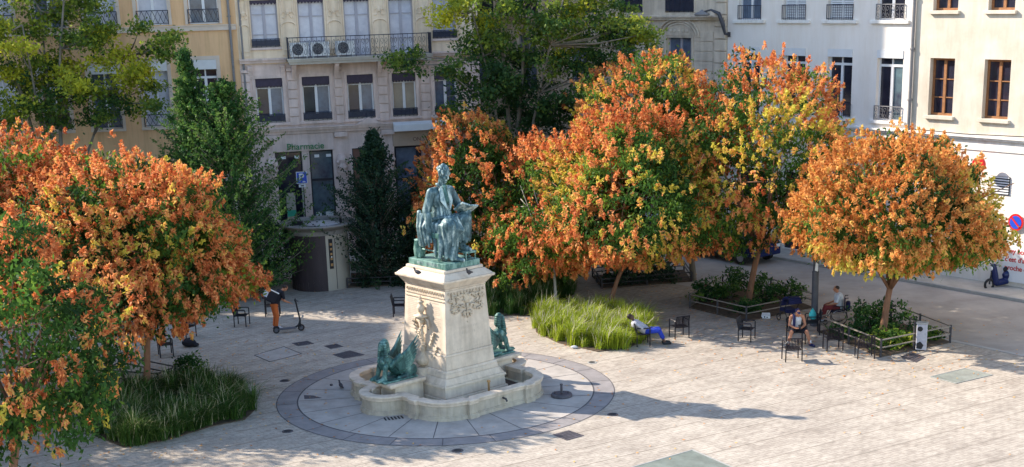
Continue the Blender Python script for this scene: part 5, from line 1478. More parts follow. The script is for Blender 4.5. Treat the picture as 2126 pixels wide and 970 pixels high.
mb = MB(); mb.lathe([(.02, 0), (.03, .01)], 10); o = mb.build('lit_button', MT['white_paint'], c_, (0, -.046, -.12)); o.rotation_euler = (PI / 2, 0, 0)
pa = a0 + .95; p0 = el(pa, 1.02); tx = math.atan2(1.15 * math.cos(pa), -wx * math.sin(pa))
mb = MB()
for x in (-.09, .09):
    mb.lathe([(.001, .26), (.03, .28), (.03, .32), (.001, .34)], 8, x, 0, 1, .1); mb.add([(x - .045, -.004, .02), (x + .045, -.004, .02), (x + .03, -.004, .24), (x - .03, -.004, .24)], [(0, 1, 2, 3)])
mb.box(-.14, .14, -.006, -.002, -.08, -.05); mb.build('toilet_symbol', MT['plate_rim'], fr, (p0[0] * 1.005, p0[1] * 1.005, 2.05), tx)
wr = 1.33
mb = MB(); mb.lathe([(1.02, ht - .22), (1.03, ht - .05), (1.30, ht + .13), (1.33, ht + .18), (1.29, ht + .22), (1.08, ht + .19), (1.04, ht + .06), (.02, ht + .08)], 64, 0, 0, wx, 1.15)
mb.build('roof_rim', MT['cabin_roof'], e_, smooth=False)
mb = MB(); mb.lathe([(.70, 0), (.72, .06), (.60, .10), (.3, .12), (.28, .09), (.02, .10)], 40, .12, -.05, 1, .9); mb.build('roof_dome', MT['cabin_disc'], e_, (0.1, 0, ht + .07), smooth=False)
mb = MB(); mb.box(-1.05, -.62, .1, .35, ht + .07, ht + .22); mb.box(.9, 1.0, .3, .5, ht + .07, ht + .3); mb.build('roof_equipment', MT['rubber'], e_)

# electric scooter
p = at(598, 690); e_ = empty('electric_scooter', p, R(20), 'dark electric kick scooter standing beside the delivery rider', 'scooter')
mb = MB(); mb.box(-.34, .30, -.08, .08, .12, .18); mb.build('deck', MT['deck'], e_, bevel=.02)
mb = MB(); mb.tube([(.28, 0, .15), (.42, 0, .24), (.48, 0, .40)], .035, 8); mb.tube([(.48, 0, .16), (.47, 0, .45), (.36, 0, 1.14)], .03, 8); mb.build('steering_column', MT['rubber'], e_)
mb = MB(); mb.tube([(.40, -.25, 1.17), (.36, 0, 1.15), (.40, .25, 1.17)], .018, 8); mb.box(.32, .38, -.05, .05, 1.12, 1.2); mb.build('handlebar', MT['rubber'], e_)
for x in (-.42, .50):
    w = empty('wheel', (x, 0, .125)); w.parent = e_
    mb = MB(); mb.tube([(math.cos(t_) * .10, 0, math.sin(t_) * .10) for t_ in [j * PI / 12 for j in range(25)]], .026, 8, False); mb.build('tyre', MT['rubber'], w)
    mb = MB(); mb.lathe([(.07, -.02), (.075, 0), (.07, .02)], 14); o = mb.build('rim', MT['deck'], w); o.rotation_euler = (PI / 2, 0, 0)
mb = MB(); mb.tube([(-.42 + math.cos(t_) * .14, 0, .125 + math.sin(t_) * .14) for t_ in [R(40 + 12 * j) for j in range(10)]], .02, 6); mb.build('mudguard', MT['rubber'], e_)


# ------------------------------------------------------------------ parked cars by the white house
def car(pos, rz, paint, label):
    e_ = empty('parked_car', pos, rz, label, 'car', 'cars parked along the white house')
    L_, W = 4.1, 1.72
    prof = [(-2.05, .35), (-2.03, .75), (-1.95, .95), (-1.2, 1.02), (-.55, 1.42), (.7, 1.48), (1.55, 1.36), (1.95, .98), (2.05, .7), (2.03, .32)]
    mb = MB(); n = len(prof)
    for s_, w in ((-1, W / 2), (1, W / 2)): pass
    def wd(z): return W / 2 if z < 1.0 else W / 2 - (z - 1.0) * .42
    vs = [(x, -wd(z), z) for x, z in prof] + [(x, wd(z), z) for x, z in prof]
    mb.add(vs, [tuple(range(n)), tuple(range(n, 2 * n))[::-1]] + [(i, (i + 1) % n, n + (i + 1) % n, n + i) for i in range(n)])
    mb.build('body', MT[paint], e_, bevel=.06)
    for x in (-1.28, 1.28):
        for s_ in (-1, 1):
            w = MB(); w.tube([(0, -.09, 0), (0, .09, 0)], .31, 20); wo = w.build('wheel', MT['rubber'], e_, (x, s_ * (W / 2 - .06), .31))
            w = MB(); w.tube([(0, -.012, 0), (0, .012, 0)], .19, 16); w.build('rim', MT['steel'], wo, (0, s_ * .095, 0))
    for s_ in (-1, 1):
        mb = MB(); q = [(-1.08, 1.03), (-.5, 1.36), (.1, 1.40), (.1, 1.03)]
        mb.add([(x, s_ * (wd(z) + .006), z) for x, z in q], [(0, 1, 2, 3)]); q = [(.18, 1.03), (.18, 1.40), (.75, 1.41), (1.45, 1.28), (1.6, 1.03)]
        mb.add([(x, s_ * (wd(z) + .006), z) for x, z in q], [(0, 1, 2, 3, 4)]); mb.build('side_windows', MT['pane_dark'], e_)
        mb = MB(); mb.box(-2.07, -1.95, s_ * .62 - .16, s_ * .62 + .16, .68, .82); mb.build('headlight', MT['white_metal'], e_, bevel=.02)
        mb = MB(); mb.box(1.98, 2.06, s_ * .66 - .12, s_ * .66 + .12, .76, .92); mb.build('tail_light', MT['red_sign'], e_, bevel=.02)
    mb = MB(); mb.add([(-1.17, -.76, 1.045), (-1.17, .76, 1.045), (-.57, .62, 1.425), (-.57, -.62, 1.425)], [(0, 1, 2, 3)]); mb.build('windscreen', MT['pane_dark'], e_)
    return e_


for u_, pt, lb in [(-1.2, 'car_grey', 'pale car parked far back, left of the white house corner'), (3.3, 'car_blue', 'dark blue car under the trees before the white house')]:
    p = wp(WH, u_, 2.9); car((p.x, p.y, .01), WH.a + PI, pt, lb)


p = at(2082, 600); e_ = empty('motor_scooter', p, R(200), 'dark blue motor scooter parked under the rightmost orange tree by the slogan board', 'motor scooter')
b = Blob(); b.ell((-.35, 0, .55), (.42, .17, .22)); b.cap((-.1, 0, .3), (.3, 0, .28), .14, .14); b.cap((.38, 0, .35), (.52, 0, .95), .15, .12); b.build('body', MT['car_blue'], e_, voxel=.025)
b = Blob(); b.cap((-.6, 0, .80), (-.05, 0, .78), .11, .10, .6); b.build('seat', MT['rubber'], e_, voxel=.025)
for x in (-.62, .66):
    mb = MB(); mb.tube([(x + math.cos(t_) * .2, 0, .24 + math.sin(t_) * .2) for t_ in [j * PI / 12 for j in range(25)]], .05, 8, False); mb.build('wheel', MT['rubber'], e_)
mb = MB(); mb.tube([(.5, -.32, 1.05), (.55, 0, 1.0), (.5, .32, 1.05)], .02, 6); mb.tube([(.55, 0, .95), (.66, 0, .25)], .03, 6); mb.build('handlebar', MT['rubber'], e_)
mb = MB(); mb.lathe([(.02, 0), (.09, .03), (.08, .08)], 14); o = mb.build('headlight', MT['white_metal'], e_, (.58, 0, .88)); o.rotation_euler = (0, PI / 2, 0)


# ------------------------------------------------------------------ people
def head(b, c, r=.1, rot=None):
    rot = rot or Matrix.Identity(3); c = Vector(c)
    H_ = lambda x, y, z: c + rot @ Vector((x, y, z))
    b.ell(H_(0, 0, .01), (.075, .095, .105), rot); b.ell(H_(0, .03, -.06), (.055, .06, .055), rot)
    b.cap(H_(0, .088, .01), H_(0, .108, -.025), .011, .016); b.ell(H_(0, .085, -.058), (.024, .012, .008), rot)
    for s_ in (-1, 1):
        b.ell(H_(s_ * .032, .082, .022), (.02, .012, .009), rot); b.ell(H_(s_ * .078, -.005, -.005), (.011, .022, .03), rot)


def hand(b, w, d, side, r=.0):
    w, d = Vector(w), Vector(d).normalized(); s = d.cross(Vector(side)).normalized()
    b.cap(w, w + d * .07, .03, .034, .6)
    for k_ in range(4): o_ = s * (.019 * (k_ - 1.5)); b.path([w + d * .07 + o_, w + d * (.115 - .006 * abs(k_ - 1.5)) + o_ * 1.1, w + d * .15 + o_ + Vector(side) * .02], [.0105, .0095, .008])
    b.cap(w + d * .02 + s * .028, w + d * .075 + s * .06, .012, .009)


# slouching man with blue trousers (local +y forward)
CHh = R(2 - 90)
p = at(1334, 716); e_ = empty('person', p, CHh, 'person slouching in a black chair in grey shirt and bright blue trousers', 'person', None)
b = Blob(); b.ell((0, .14, .49), (.16, .15, .11)); b.cap((0, .12, .51), (0, -.22, .74), .14, .15); b.cap((-.14, -.27, .82), (.14, -.27, .82), .065); b.cap((0, -.28, .84), (0, -.34, .92), .05)
for s_ in (-1, 1):
    b.path([(s_ * .09, .15, .49), (s_ * .12, .56, .50), (s_ * .10, .74, .10)], [.085, .06, .04]); b.cap((s_ * .10, .74, .07), (s_ * .11, .92, .06), .042, .032)
    b.path([(s_ * .19, -.24, .80), (s_ * .24, -.04, .62), (s_ * .06, .16, .62)], [.05, .042, .032]); hand(b, (s_ * .05, .18, .62), (-s_ * .6, .6, -.1), (0, 0, -1))
head(b, (0, -.40, .99), rot=rotm('X', 38)); b.build('body', MT['skin_dark'], e_, voxel=.014)
b = Blob(); b.cap((0, .10, .52), (0, -.22, .74), .165, .17); b.cap((-.15, -.27, .82), (.15, -.27, .82), .078)
for s_ in (-1, 1): b.path([(s_ * .19, -.24, .80), (s_ * .24, -.04, .63), (s_ * .10, .13, .63)], [.068, .058, .045])
b.build('shirt', MT['cloth_grey'], e_, voxel=.016, fold=lambda q: .008 * noise.noise(q * 16))
b = Blob(); b.ell((0, .16, .49), (.185, .17, .125))
for s_ in (-1, 1): b.path([(s_ * .09, .16, .50), (s_ * .12, .56, .51), (s_ * .11, .68, .26)], [.11, .085, .07])
b.build('trousers', MT['cloth_blue'], e_, voxel=.016, fold=lambda q: .009 * noise.noise(q * 14))
b = Blob()
for s_ in (-1, 1): b.cap((s_ * .10, .72, .055), (s_ * .11, .94, .05), .055, .043)
b.build('shoes', MT['rubber'], e_, voxel=.014)
b = Blob(); b.ell((0, -.44, 1.02), (.086, .10, .09)); b.build('hair', MT['hair'], e_, voxel=.014)

# man in a tank top looking at a phone
p = at(1652, 712); e_ = empty('person', p, R(-88 - 90), 'seated person in white tank top and black shorts bent over a phone', 'person')
b = Blob(); b.ell((0, -.02, .50), (.16, .15, .12)); b.cap((0, -.04, .55), (0, .06, .86), .13, .155); b.cap((-.16, .08, .95), (.16, .08, .95), .07); b.cap((0, .1, .96), (0, .17, 1.05), .05)
for s_ in (-1, 1):
    b.path([(s_ * .10, .02, .50), (s_ * .26, .42, .48), (s_ * .38, .48, .09)], [.095, .07, .045]); b.cap((s_ * .38, .47, .06), (s_ * .45, .66, .045), .045, .034)
    b.path([(s_ * .21, .08, .93), (s_ * .27, .14, .66), (s_ * .09, .36, .60)], [.058, .046, .034]); hand(b, (s_ * .08, .37, .60), (-s_ * .4, .6, .15), (0, 0, 1))
head(b, (0, .22, 1.11), rot=rotm('X', -38)); b.build('body', MT['skin_tan'], e_, voxel=.014)
b = Blob(); b.cap((0, -.04, .56), (0, .06, .84), .15, .168); 
for s_ in (-1, 1): b.cap((s_ * .10, .07, .88), (s_ * .09, .07, .98), .055, .05)
b.build('tank_top', MT['cloth_white'], e_, voxel=.015, fold=lambda q: .007 * noise.noise(q * 16))
b = Blob(); b.ell((0, 0, .50), (.18, .17, .13))
for s_ in (-1, 1): b.cap((s_ * .10, .03, .50), (s_ * .22, .33, .485), .115, .10)
b.build('shorts', MT['cloth_black'], e_, voxel=.016)
b = Blob()
for s_ in (-1, 1): b.cap((s_ * .38, .45, .05), (s_ * .46, .68, .045), .056, .046)
b.build('shoes', MT['cloth_navy'], e_, voxel=.014)
b = Blob()
for s_ in (-1, 1): b.cap((s_ * .38, .475, .10), (s_ * .375, .475, .17), .05, .048)
b.build('socks', MT['cloth_white'], e_, voxel=.014)
b = Blob(); b.ell((0, .20, 1.155), (.092, .105, .085), rotm('X', -38)); b.cap((0, .27, 1.15), (0, .36, 1.11), .07, .05, .3); b.build('cap', MT['cloth_navy'], e_, voxel=.013)
b = Blob(); b.path([(.12, .0, 1.0), (.12, .19, .98), (.13, .24, .75), (.14, .24, .55)], [.045, .05, .05, .045]); b.build('strap_towel', MT['cloth_navy'], e_, voxel=.014)
o = MB(); o.box(-.04, .04, -.006, .006, -.08, .08); o = o.build('phone', MT['rubber'], None, p + Vector((.02, -.47, .68)), R(2)); o.rotation_euler = (R(-50), 0, R(2)); tag(o, 'dark phone held by the person in the tank top', 'phone')

# dark pushchair behind that man
p = at(1640, 668); e_ = empty('pushchair', p, R(20), 'dark navy pushchair with hood standing behind the person in the tank top', 'pushchair')
b = Blob()
for k_ in range(9):
    a = PI * k_ / 8 * .85; b.cap((-.22, -.1 + .30 * math.cos(a), .62 + .30 * math.sin(a)), (.22, -.1 + .30 * math.cos(a), .62 + .30 * math.sin(a)), .045)
b.box((0, .1, .42), (.2, .28, .06)); b.build('hood_and_seat', MT['cloth_navy'], e_, voxel=.02)
for x in (-.26, .26):
    for y in (-.3, .35):
        mb = MB(); mb.tube([(0, math.cos(t_) * .12, math.sin(t_) * .12) for t_ in [j * PI / 8 for j in range(17)]], .02, 6, False); mb.build('wheel', MT['rubber'], e_, (x, y, .14))
mb = MB()
for x in (-.26, .26): mb.tube([(x, .35, .14), (x, 0, .45), (x, -.35, 1.0)], .014, 6); mb.tube([(x, -.3, .14), (x, 0, .45)], .014, 6)
mb.bar((-.26, -.35, 1.0), (.26, -.35, 1.0), .018, 6); mb.build('frame', MT['rubber'], e_)

# wheelchair user, seen from behind, facing the left
WD = R(168)
p = at(1738, 672); wc = empty('wheelchair', p, WD - PI / 2, 'black wheelchair with large wheels behind the right planter', 'wheelchair')
for s_ in (-1, 1):
    w = empty('wheel', (s_ * .29, -.05, .30)); w.parent = wc
    mb = MB(); mb.tube([(0, math.cos(t_) * .285, math.sin(t_) * .285) for t_ in [j * PI / 16 for j in range(33)]], .018, 6, False); mb.build('tyre', MT['rubber'], w)
    mb = MB()
    for j in range(10): mb.bar((0, 0, 0), (0, math.cos(j * PI / 5) * .28, math.sin(j * PI / 5) * .28), .004)
    mb.tube([(s_ * .03, math.cos(t_) * .25, math.sin(t_) * .25) for t_ in [j * PI / 12 for j in range(25)]], .008, 5, False); mb.build('spokes', MT['steel'], w)
    mb = MB(); mb.tube([(0, math.cos(t_) * .07, math.sin(t_) * .07) for t_ in [j * PI / 8 for j in range(17)]], .018, 6, False); mb.build('caster', MT['rubber'], wc, (s_ * .24, .42, .09))
mb = MB()
for s_ in (-1, 1):
    mb.tube([(s_ * .23, -.25, .98), (s_ * .23, -.22, .45), (s_ * .23, .25, .47), (s_ * .22, .42, .2)], .013, 6); mb.tube([(s_ * .23, -.25, .98), (s_ * .23, -.36, .99)], .016, 6); mb.tube([(s_ * .24, -.2, .68), (s_ * .24, .15, .68), (s_ * .24, .2, .47)], .014, 6)
    mb.bar((s_ * .22, .42, .2), (s_ * .1, .52, .1), .012, 6)
mb.box(-.2, .2, .45, .62, .09, .11); mb.build('frame', MT['rubber'], wc)
mb = MB(); mb.box(-.22, .22, -.2, .24, .47, .51); mb.box(-.22, .22, -.26, -.22, .52, .92); mb.build('seat', MT['cloth_navy'], wc, bevel=.015)
e_ = empty('person', p, WD - PI / 2, 'person with cropped dark hair and white shirt sitting in the wheelchair', 'person')
b = Blob(); b.ell((0, -.02, .60), (.17, .15, .11)); b.cap((0, -.04, .62), (0, -.02, .98), .14, .15); b.cap((-.15, -.02, 1.06), (.15, -.02, 1.06), .065); b.cap((0, 0, 1.08), (0, .04, 1.18), .05)
for s_ in (-1, 1):
    b.path([(s_ * .09, 0, .60), (s_ * .12, .42, .60), (s_ * .11, .52, .18)], [.085, .062, .042]); b.cap((s_ * .11, .5, .15), (s_ * .11, .68, .145), .042, .032)
    b.path([(s_ * .2, 0, 1.03), (s_ * .27, .04, .80), (s_ * .16, .30, .72)], [.05, .042, .032]); hand(b, (s_ * .15, .31, .72), (-s_ * .3, .8, -.1), (0, 0, -1))
head(b, (0, .07, 1.27)); b.build('body', MT['skin_tan'], e_, voxel=.014)
b = Blob(); b.cap((0, -.04, .64), (0, -.02, .98), .165, .172); b.cap((-.16, -.02, 1.05), (.16, -.02, 1.05), .078)
for s_ in (-1, 1): b.cap((s_ * .2, 0, 1.02), (s_ * .26, .03, .86), .068, .06)
b.build('shirt', MT['cloth_white'], e_, voxel=.016, fold=lambda q: .007 * noise.noise(q * 14))
b = Blob()
for s_ in (-1, 1): b.path([(s_ * .09, 0, .61), (s_ * .12, .42, .61), (s_ * .11, .50, .32)], [.11, .085, .07])
b.build('trousers', MT['cloth_dark_red'], e_, voxel=.016)
b = Blob()
for s_ in (-1, 1): b.cap((s_ * .11, .48, .14), (s_ * .11, .70, .14), .053, .043)
b.build('shoes', MT['cloth_white'], e_, voxel=.014)
b = Blob(); b.ell((0, .05, 1.305), (.083, .095, .08)); b.build('hair', MT['hair'], e_, voxel=.013)
bk = MB(); bk.box(-.15, .15, -.44, -.28, .45, .82); o = bk.build('backpack', MT['cloth_navy'], None, p, WD - PI / 2, bevel=.05); tag(o, 'navy backpack hanging from the back of the wheelchair', 'backpack')

# delivery rider bending forward at the chair (local +y forward, facing away to the right)
p = at(574, 684); e_ = empty('person', p, R(-60), 'person bending forward in black t-shirt and orange trousers, carrying a box', 'person')
b = Blob(); b.ell((0, -.02, .93), (.15, .13, .12)); b.cap((0, 0, .98), (0, .22, 1.32), .125, .15); b.cap((-.15, .26, 1.40), (.15, .26, 1.40), .065); b.cap((0, .28, 1.42), (0, .38, 1.46), .05)
for s_ in (-1, 1):
    b.path([(s_ * .09, -.02, .90), (s_ * .10, .03, .50), (s_ * .10, -.03, .10)], [.09, .062, .042]); b.cap((s_ * .10, -.04, .06), (s_ * .11, .16, .045), .042, .032)
    b.path([(s_ * .2, .26, 1.37), (s_ * .22, .30, 1.08), (s_ * .18, .50, .98)], [.05, .042, .032]); hand(b, (s_ * .18, .51, .98), (0, .8, -.4), (0, 0, -1))
head(b, (0, .45, 1.50), rot=rotm('X', -50)); b.build('body', MT['skin_tan'], e_, voxel=.014)
b = Blob(); b.cap((0, .0, .99), (0, .22, 1.32), .145, .168); b.cap((-.16, .26, 1.39), (.16, .26, 1.39), .078)
for s_ in (-1, 1): b.cap((s_ * .2, .26, 1.36), (s_ * .22, .29, 1.18), .066, .058)
b.build('t_shirt', MT['cloth_black'], e_, voxel=.016)
b = Blob(); b.ell((0, -.02, .92), (.165, .145, .13))
for s_ in (-1, 1): b.path([(s_ * .09, -.02, .90), (s_ * .10, .03, .50), (s_ * .10, -.03, .16)], [.11, .078, .062])
b.build('trousers', MT['cloth_orange'], e_, voxel=.016, fold=lambda q: .007 * noise.noise(q * 14))
b = Blob()
for s_ in (-1, 1): b.cap((s_ * .10, -.05, .05), (s_ * .11, .18, .045), .052, .043)
b.build('shoes', MT['cloth_white'], e_, voxel=.014)
b = Blob(); b.ell((0, .45, 1.535), (.086, .10, .085), rotm('X', -50)); b.build('hair', MT['hair'], e_, voxel=.013)
dbx = empty('delivery_box', p + Vector((math.cos(R(30)), math.sin(R(30)), 0)) * -.14 + Vector((0, 0, 1.28)), R(-60), 'black and white insulated delivery box carried on the back of the rider', 'delivery box')
mb = MB(); mb.box(-.21, .21, -.19, .19, -.21, .21); o = mb.build('box', MT['cloth_black'], dbx, bevel=.03); o.rotation_euler = (R(-32), 0, 0)
mb = MB(); mb.box(-.215, .215, -.195, .195, .19, .235); o2 = mb.build('lid', MT['white_paint'], dbx, bevel=.015); o2.rotation_euler = (R(-32), 0, 0)
mb = MB(); mb.box(-.2, .2, -.20, -.193, -.1, .14); mb.box(-.22, -.213, -.14, .14, -.1, .14); o3 = mb.build('reflective_panel', MT['cloth_white'], dbx); o3.rotation_euler = (R(-32), 0, 0)

# ------------------------------------------------------------------ trees
def at_y(px, py, Y):
    d = ray(px, py); return EYE + d * (Y / d.y)


def otree(label, trunk, cx, cy, hw, hh, seed, dY=0.0, **k):
    p = at(*trunk) if trunk[0] is not None else Vector((trunk[1], trunk[2], 0))
    c = at_y(cx, cy, p.y + dY); s = FOC / (c - EYE).dot(Fv)
    orange_tree(label, (p.x, p.y, 0), (c.x, c.y, c.z), (hw / s, hw / s * .95, hh / s), seed, **k)


otree('orange podded tree with a bare trunk rising from the lower left grass bed', (305, 832), 308, 548, 236, 235, 21, pods=1.1, podbias=.22, flat=.58)
otree('orange podded tree behind the lower left bed, topmost orange crown at left', (228, 800), 190, 505, 258, 190, 22, pods=1.15, podbias=.22)
otree('orange podded tree at the far left edge, its trunk outside the photo', (-90, 820), -60, 505, 235, 185, 23)
otree('green crowned tree with sparse yellow and orange pods in the bottom left corner', (20, 1075), 55, 745, 190, 262, 24, pods=.55, yellow=.28, podbias=-.12, leafn=1.15)
otree('orange podded tree right behind the bronze statue', (1065, 585), 1030, 435, 168, 205, 25, podbias=.12, podmat='pod')
otree('small orange podded tree with a slender pale trunk in the bright grass bed', (1152, 640), 1150, 465, 140, 175, 26, dY=.6, trunk_r=.06, bark='bark_pale', pods=.9)
otree('broad orange podded tree whose trunk stands in the bright yellow green grass', (1262, 652), 1308, 440, 204, 220, 27, dY=.3, flat=.55, podbias=.12, trunk_r=.09)
otree('tallest orange podded tree, behind the middle ones, against the stone house', (1440, 582), 1378, 305, 170, 175, 28, dY=-1, podbias=.5, podmat='pod', bark='bark_grey')
otree('yellow green and orange podded tree in the planter left of the lamp post', (1552, 636), 1592, 392, 176, 235, 29, trunk_r=.12, pods=.95, yellow=.06, podmat='pod', podbias=-.05, flat=.45)
otree('wide tan orange podded tree in the planter of the right side', (1830, 706), 1862, 484, 244, 208, 30, trunk_r=.12, podmat='pod_tan', pods=1.15, yellow=.14, podbias=.05, flat=.42)
# trees of the same row that stand left of the picture and shade the paving
for i, (x, y, z_, lb) in enumerate([(-20.5, 39.5, 5.2, 'orange podded tree outside the left edge, in line with the monument'), (-18.5, 33.0, 5.0, 'orange podded tree outside the bottom left corner of the photo')]):
    orange_tree(lb, (x, y, 0), (x, y, z_), (4.0, 3.8, 3.3), 40 + i, pods=.25, leafn=.5)
wst = empty('west_shading_house', (-37, 16, 0), R(90), 'unseen plain beige house added to shade the left side of the square', 'building')  # added out of view, its height set by the shade it throws
ow = [(3 + 3.4 * k, 4.2 + 3.4 * k, 4.6 + 3.5 * j, 6.8 + 3.5 * j) for k in range(10) for j in range(3)]
shell(wst, 0, 37, 17.5, ow, MT['beige_wall'], depth=11)
nwh = empty('north_west_shading_house', (-37, 53, 0), R(90), 'unseen taller plain white house added beside the yellow one for its shade', 'building')  # added out of view, taller so its shadow covers the paving further back
on = [(1 + 2.9 * k, 2.2 + 2.9 * k, 1.2 + 3.5 * j, 3.6 + 3.5 * j) for k in range(3) for j in range(6)]
shell(nwh, 0.01, 9.4, 22.4, on, MT['white_wall'], depth=11)
for o in on: window(nwh, o, pane='pane_dark', sill=(.1, .1, .1, 'white_trim'), bars=(.5,))
for o in ow: window(wst, o, pane='pane_dark', sill=(.1, .1, .1, 'white_trim'), bars=(.5,))


def big_tree(label, base, stems, clumps, seed, m_, bark, name='tall_tree', ln=.17, wd=.12, per=72, sig=.5, tint0=.45, lit=None):
    """open crowned tree with several visible stems; clumps (x, y, z, r) relative to the base"""
    g = np.random.default_rng(seed); root = empty(name, base, 0, label, 'tree'); mb = MB()
    ends = []
    for (a, h, out, r0) in stems:
        pts = [Vector((0.12 * math.cos(a), .12 * math.sin(a), -.05))]; n = 6
        for j in range(1, n + 1):
            t_ = j / n; pts.append(Vector((math.cos(a) * out * t_ ** 1.6 + g.uniform(-.08, .08), math.sin(a) * out * t_ ** 1.6 + g.uniform(-.08, .08), h * t_)))
        mb.tube(pts, [r0 * (1 - .8 * j / n) + .01 for j in range(n + 1)], 8); ends += pts[2:]
    for c in clumps:
        c3 = Vector(c[:3]); lowers = [e for e in ends if e.z < c3.z + .4] or ends
        e = min(lowers, key=lambda v: (v - c3).length)
        mid = e.lerp(c3, .5) + Vector((0, 0, -.15))
        mb.tube([e, mid, c3], [.045, .03, .012], 5)
        for _ in range(4): q = mid.lerp(c3, g.uniform(.2, 1)); mb.bar(q, q + Vector(g.normal(size=3)) * c[3] * .6, .008)
    mb.build('trunk', MT[bark], root, smooth=True)
    C_ = []; T = []
    for c in clumps:
        ns_ = max(4, int(10 * c[3] ** 2 + 3))
        s = g.normal(size=(ns_, 3)) * c[3] * .5 * np.array([1, 1, .55]) + np.array(c[:3])
        pt = np.repeat(s, per, 0) + g.normal(size=(ns_ * per, 3)) * sig * .5 * np.array([1, 1, .6])
        C_.append(pt); t0 = (c[4] if len(c) > 4 else tint0)
        T.append(np.repeat(t0 + .09 * g.normal(size=ns_), per) + .07 * g.normal(size=ns_ * per))
    P = np.concatenate(C_); T = np.concatenate(T)
    A, B = leaves(P, .5, ln, wd, seed); B[:, 2] *= .4
    quads('crown', P, A, B, T, m_, root)
    return root


def clump_px(base, lst, Y):
    out = []
    for q in lst:
        px, py, r = q[:3]; dy = q[4] if len(q) > 4 else 0
        p = at_y(px, py, Y + dy); s = FOC / (p - EYE).dot(Fv)
        out.append((p.x - base[0], p.y - base[1], p.z, r / s, q[3] if len(q) > 3 else .4))
    return out


g_ = random.Random(12)
# big tree in the middle background, clump tints partly paint sun and shade
p = at(1078, 566); p.x -= .1
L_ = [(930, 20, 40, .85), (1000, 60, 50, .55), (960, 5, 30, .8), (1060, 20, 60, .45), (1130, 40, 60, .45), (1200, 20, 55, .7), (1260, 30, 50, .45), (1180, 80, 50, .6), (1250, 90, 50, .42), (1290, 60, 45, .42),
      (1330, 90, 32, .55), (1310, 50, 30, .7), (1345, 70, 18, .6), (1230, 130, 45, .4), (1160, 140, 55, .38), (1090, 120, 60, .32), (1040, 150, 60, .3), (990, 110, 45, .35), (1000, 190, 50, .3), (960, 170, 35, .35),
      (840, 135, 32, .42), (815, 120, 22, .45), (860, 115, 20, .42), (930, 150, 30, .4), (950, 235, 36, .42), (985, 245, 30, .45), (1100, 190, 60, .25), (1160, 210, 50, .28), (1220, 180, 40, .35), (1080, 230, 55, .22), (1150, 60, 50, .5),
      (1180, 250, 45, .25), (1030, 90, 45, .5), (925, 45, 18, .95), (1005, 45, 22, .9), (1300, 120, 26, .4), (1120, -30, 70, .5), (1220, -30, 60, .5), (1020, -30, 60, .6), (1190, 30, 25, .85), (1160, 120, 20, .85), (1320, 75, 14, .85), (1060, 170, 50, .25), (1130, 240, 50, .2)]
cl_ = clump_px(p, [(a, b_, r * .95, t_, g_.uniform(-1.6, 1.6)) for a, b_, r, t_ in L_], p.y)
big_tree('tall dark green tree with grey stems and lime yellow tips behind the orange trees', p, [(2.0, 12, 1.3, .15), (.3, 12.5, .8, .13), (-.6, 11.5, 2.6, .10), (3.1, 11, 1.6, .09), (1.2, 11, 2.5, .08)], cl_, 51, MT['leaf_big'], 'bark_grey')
# tall tree at the left
p = at(140, 590)
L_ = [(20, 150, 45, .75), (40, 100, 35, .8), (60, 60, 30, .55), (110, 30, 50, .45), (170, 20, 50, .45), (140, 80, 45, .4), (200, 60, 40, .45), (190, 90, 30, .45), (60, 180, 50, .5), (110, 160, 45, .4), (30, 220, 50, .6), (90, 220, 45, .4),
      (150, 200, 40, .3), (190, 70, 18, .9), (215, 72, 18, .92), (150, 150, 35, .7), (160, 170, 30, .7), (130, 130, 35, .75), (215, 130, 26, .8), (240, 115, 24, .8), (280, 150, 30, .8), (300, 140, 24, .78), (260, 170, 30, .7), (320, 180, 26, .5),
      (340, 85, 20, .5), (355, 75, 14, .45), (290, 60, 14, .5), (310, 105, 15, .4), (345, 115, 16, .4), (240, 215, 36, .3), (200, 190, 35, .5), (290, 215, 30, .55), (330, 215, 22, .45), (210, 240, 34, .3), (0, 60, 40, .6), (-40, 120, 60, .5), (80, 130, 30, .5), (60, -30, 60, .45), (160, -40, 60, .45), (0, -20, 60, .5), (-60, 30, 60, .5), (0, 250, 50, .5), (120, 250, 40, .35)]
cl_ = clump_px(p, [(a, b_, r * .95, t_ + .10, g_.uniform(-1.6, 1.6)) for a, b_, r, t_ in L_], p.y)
big_tree('tall open green tree with lime yellow foliage at the top left, before the yellow house', p, [(0, 12, 1.2, .13), (1.5, 11.5, .6, .12), (3.3, 12, 1.8, .11), (4.5, 11, 1.2, .1), (.4, 9.5, 3.4, .09)], cl_, 52, MT['leaf_big'], 'bark_grey')
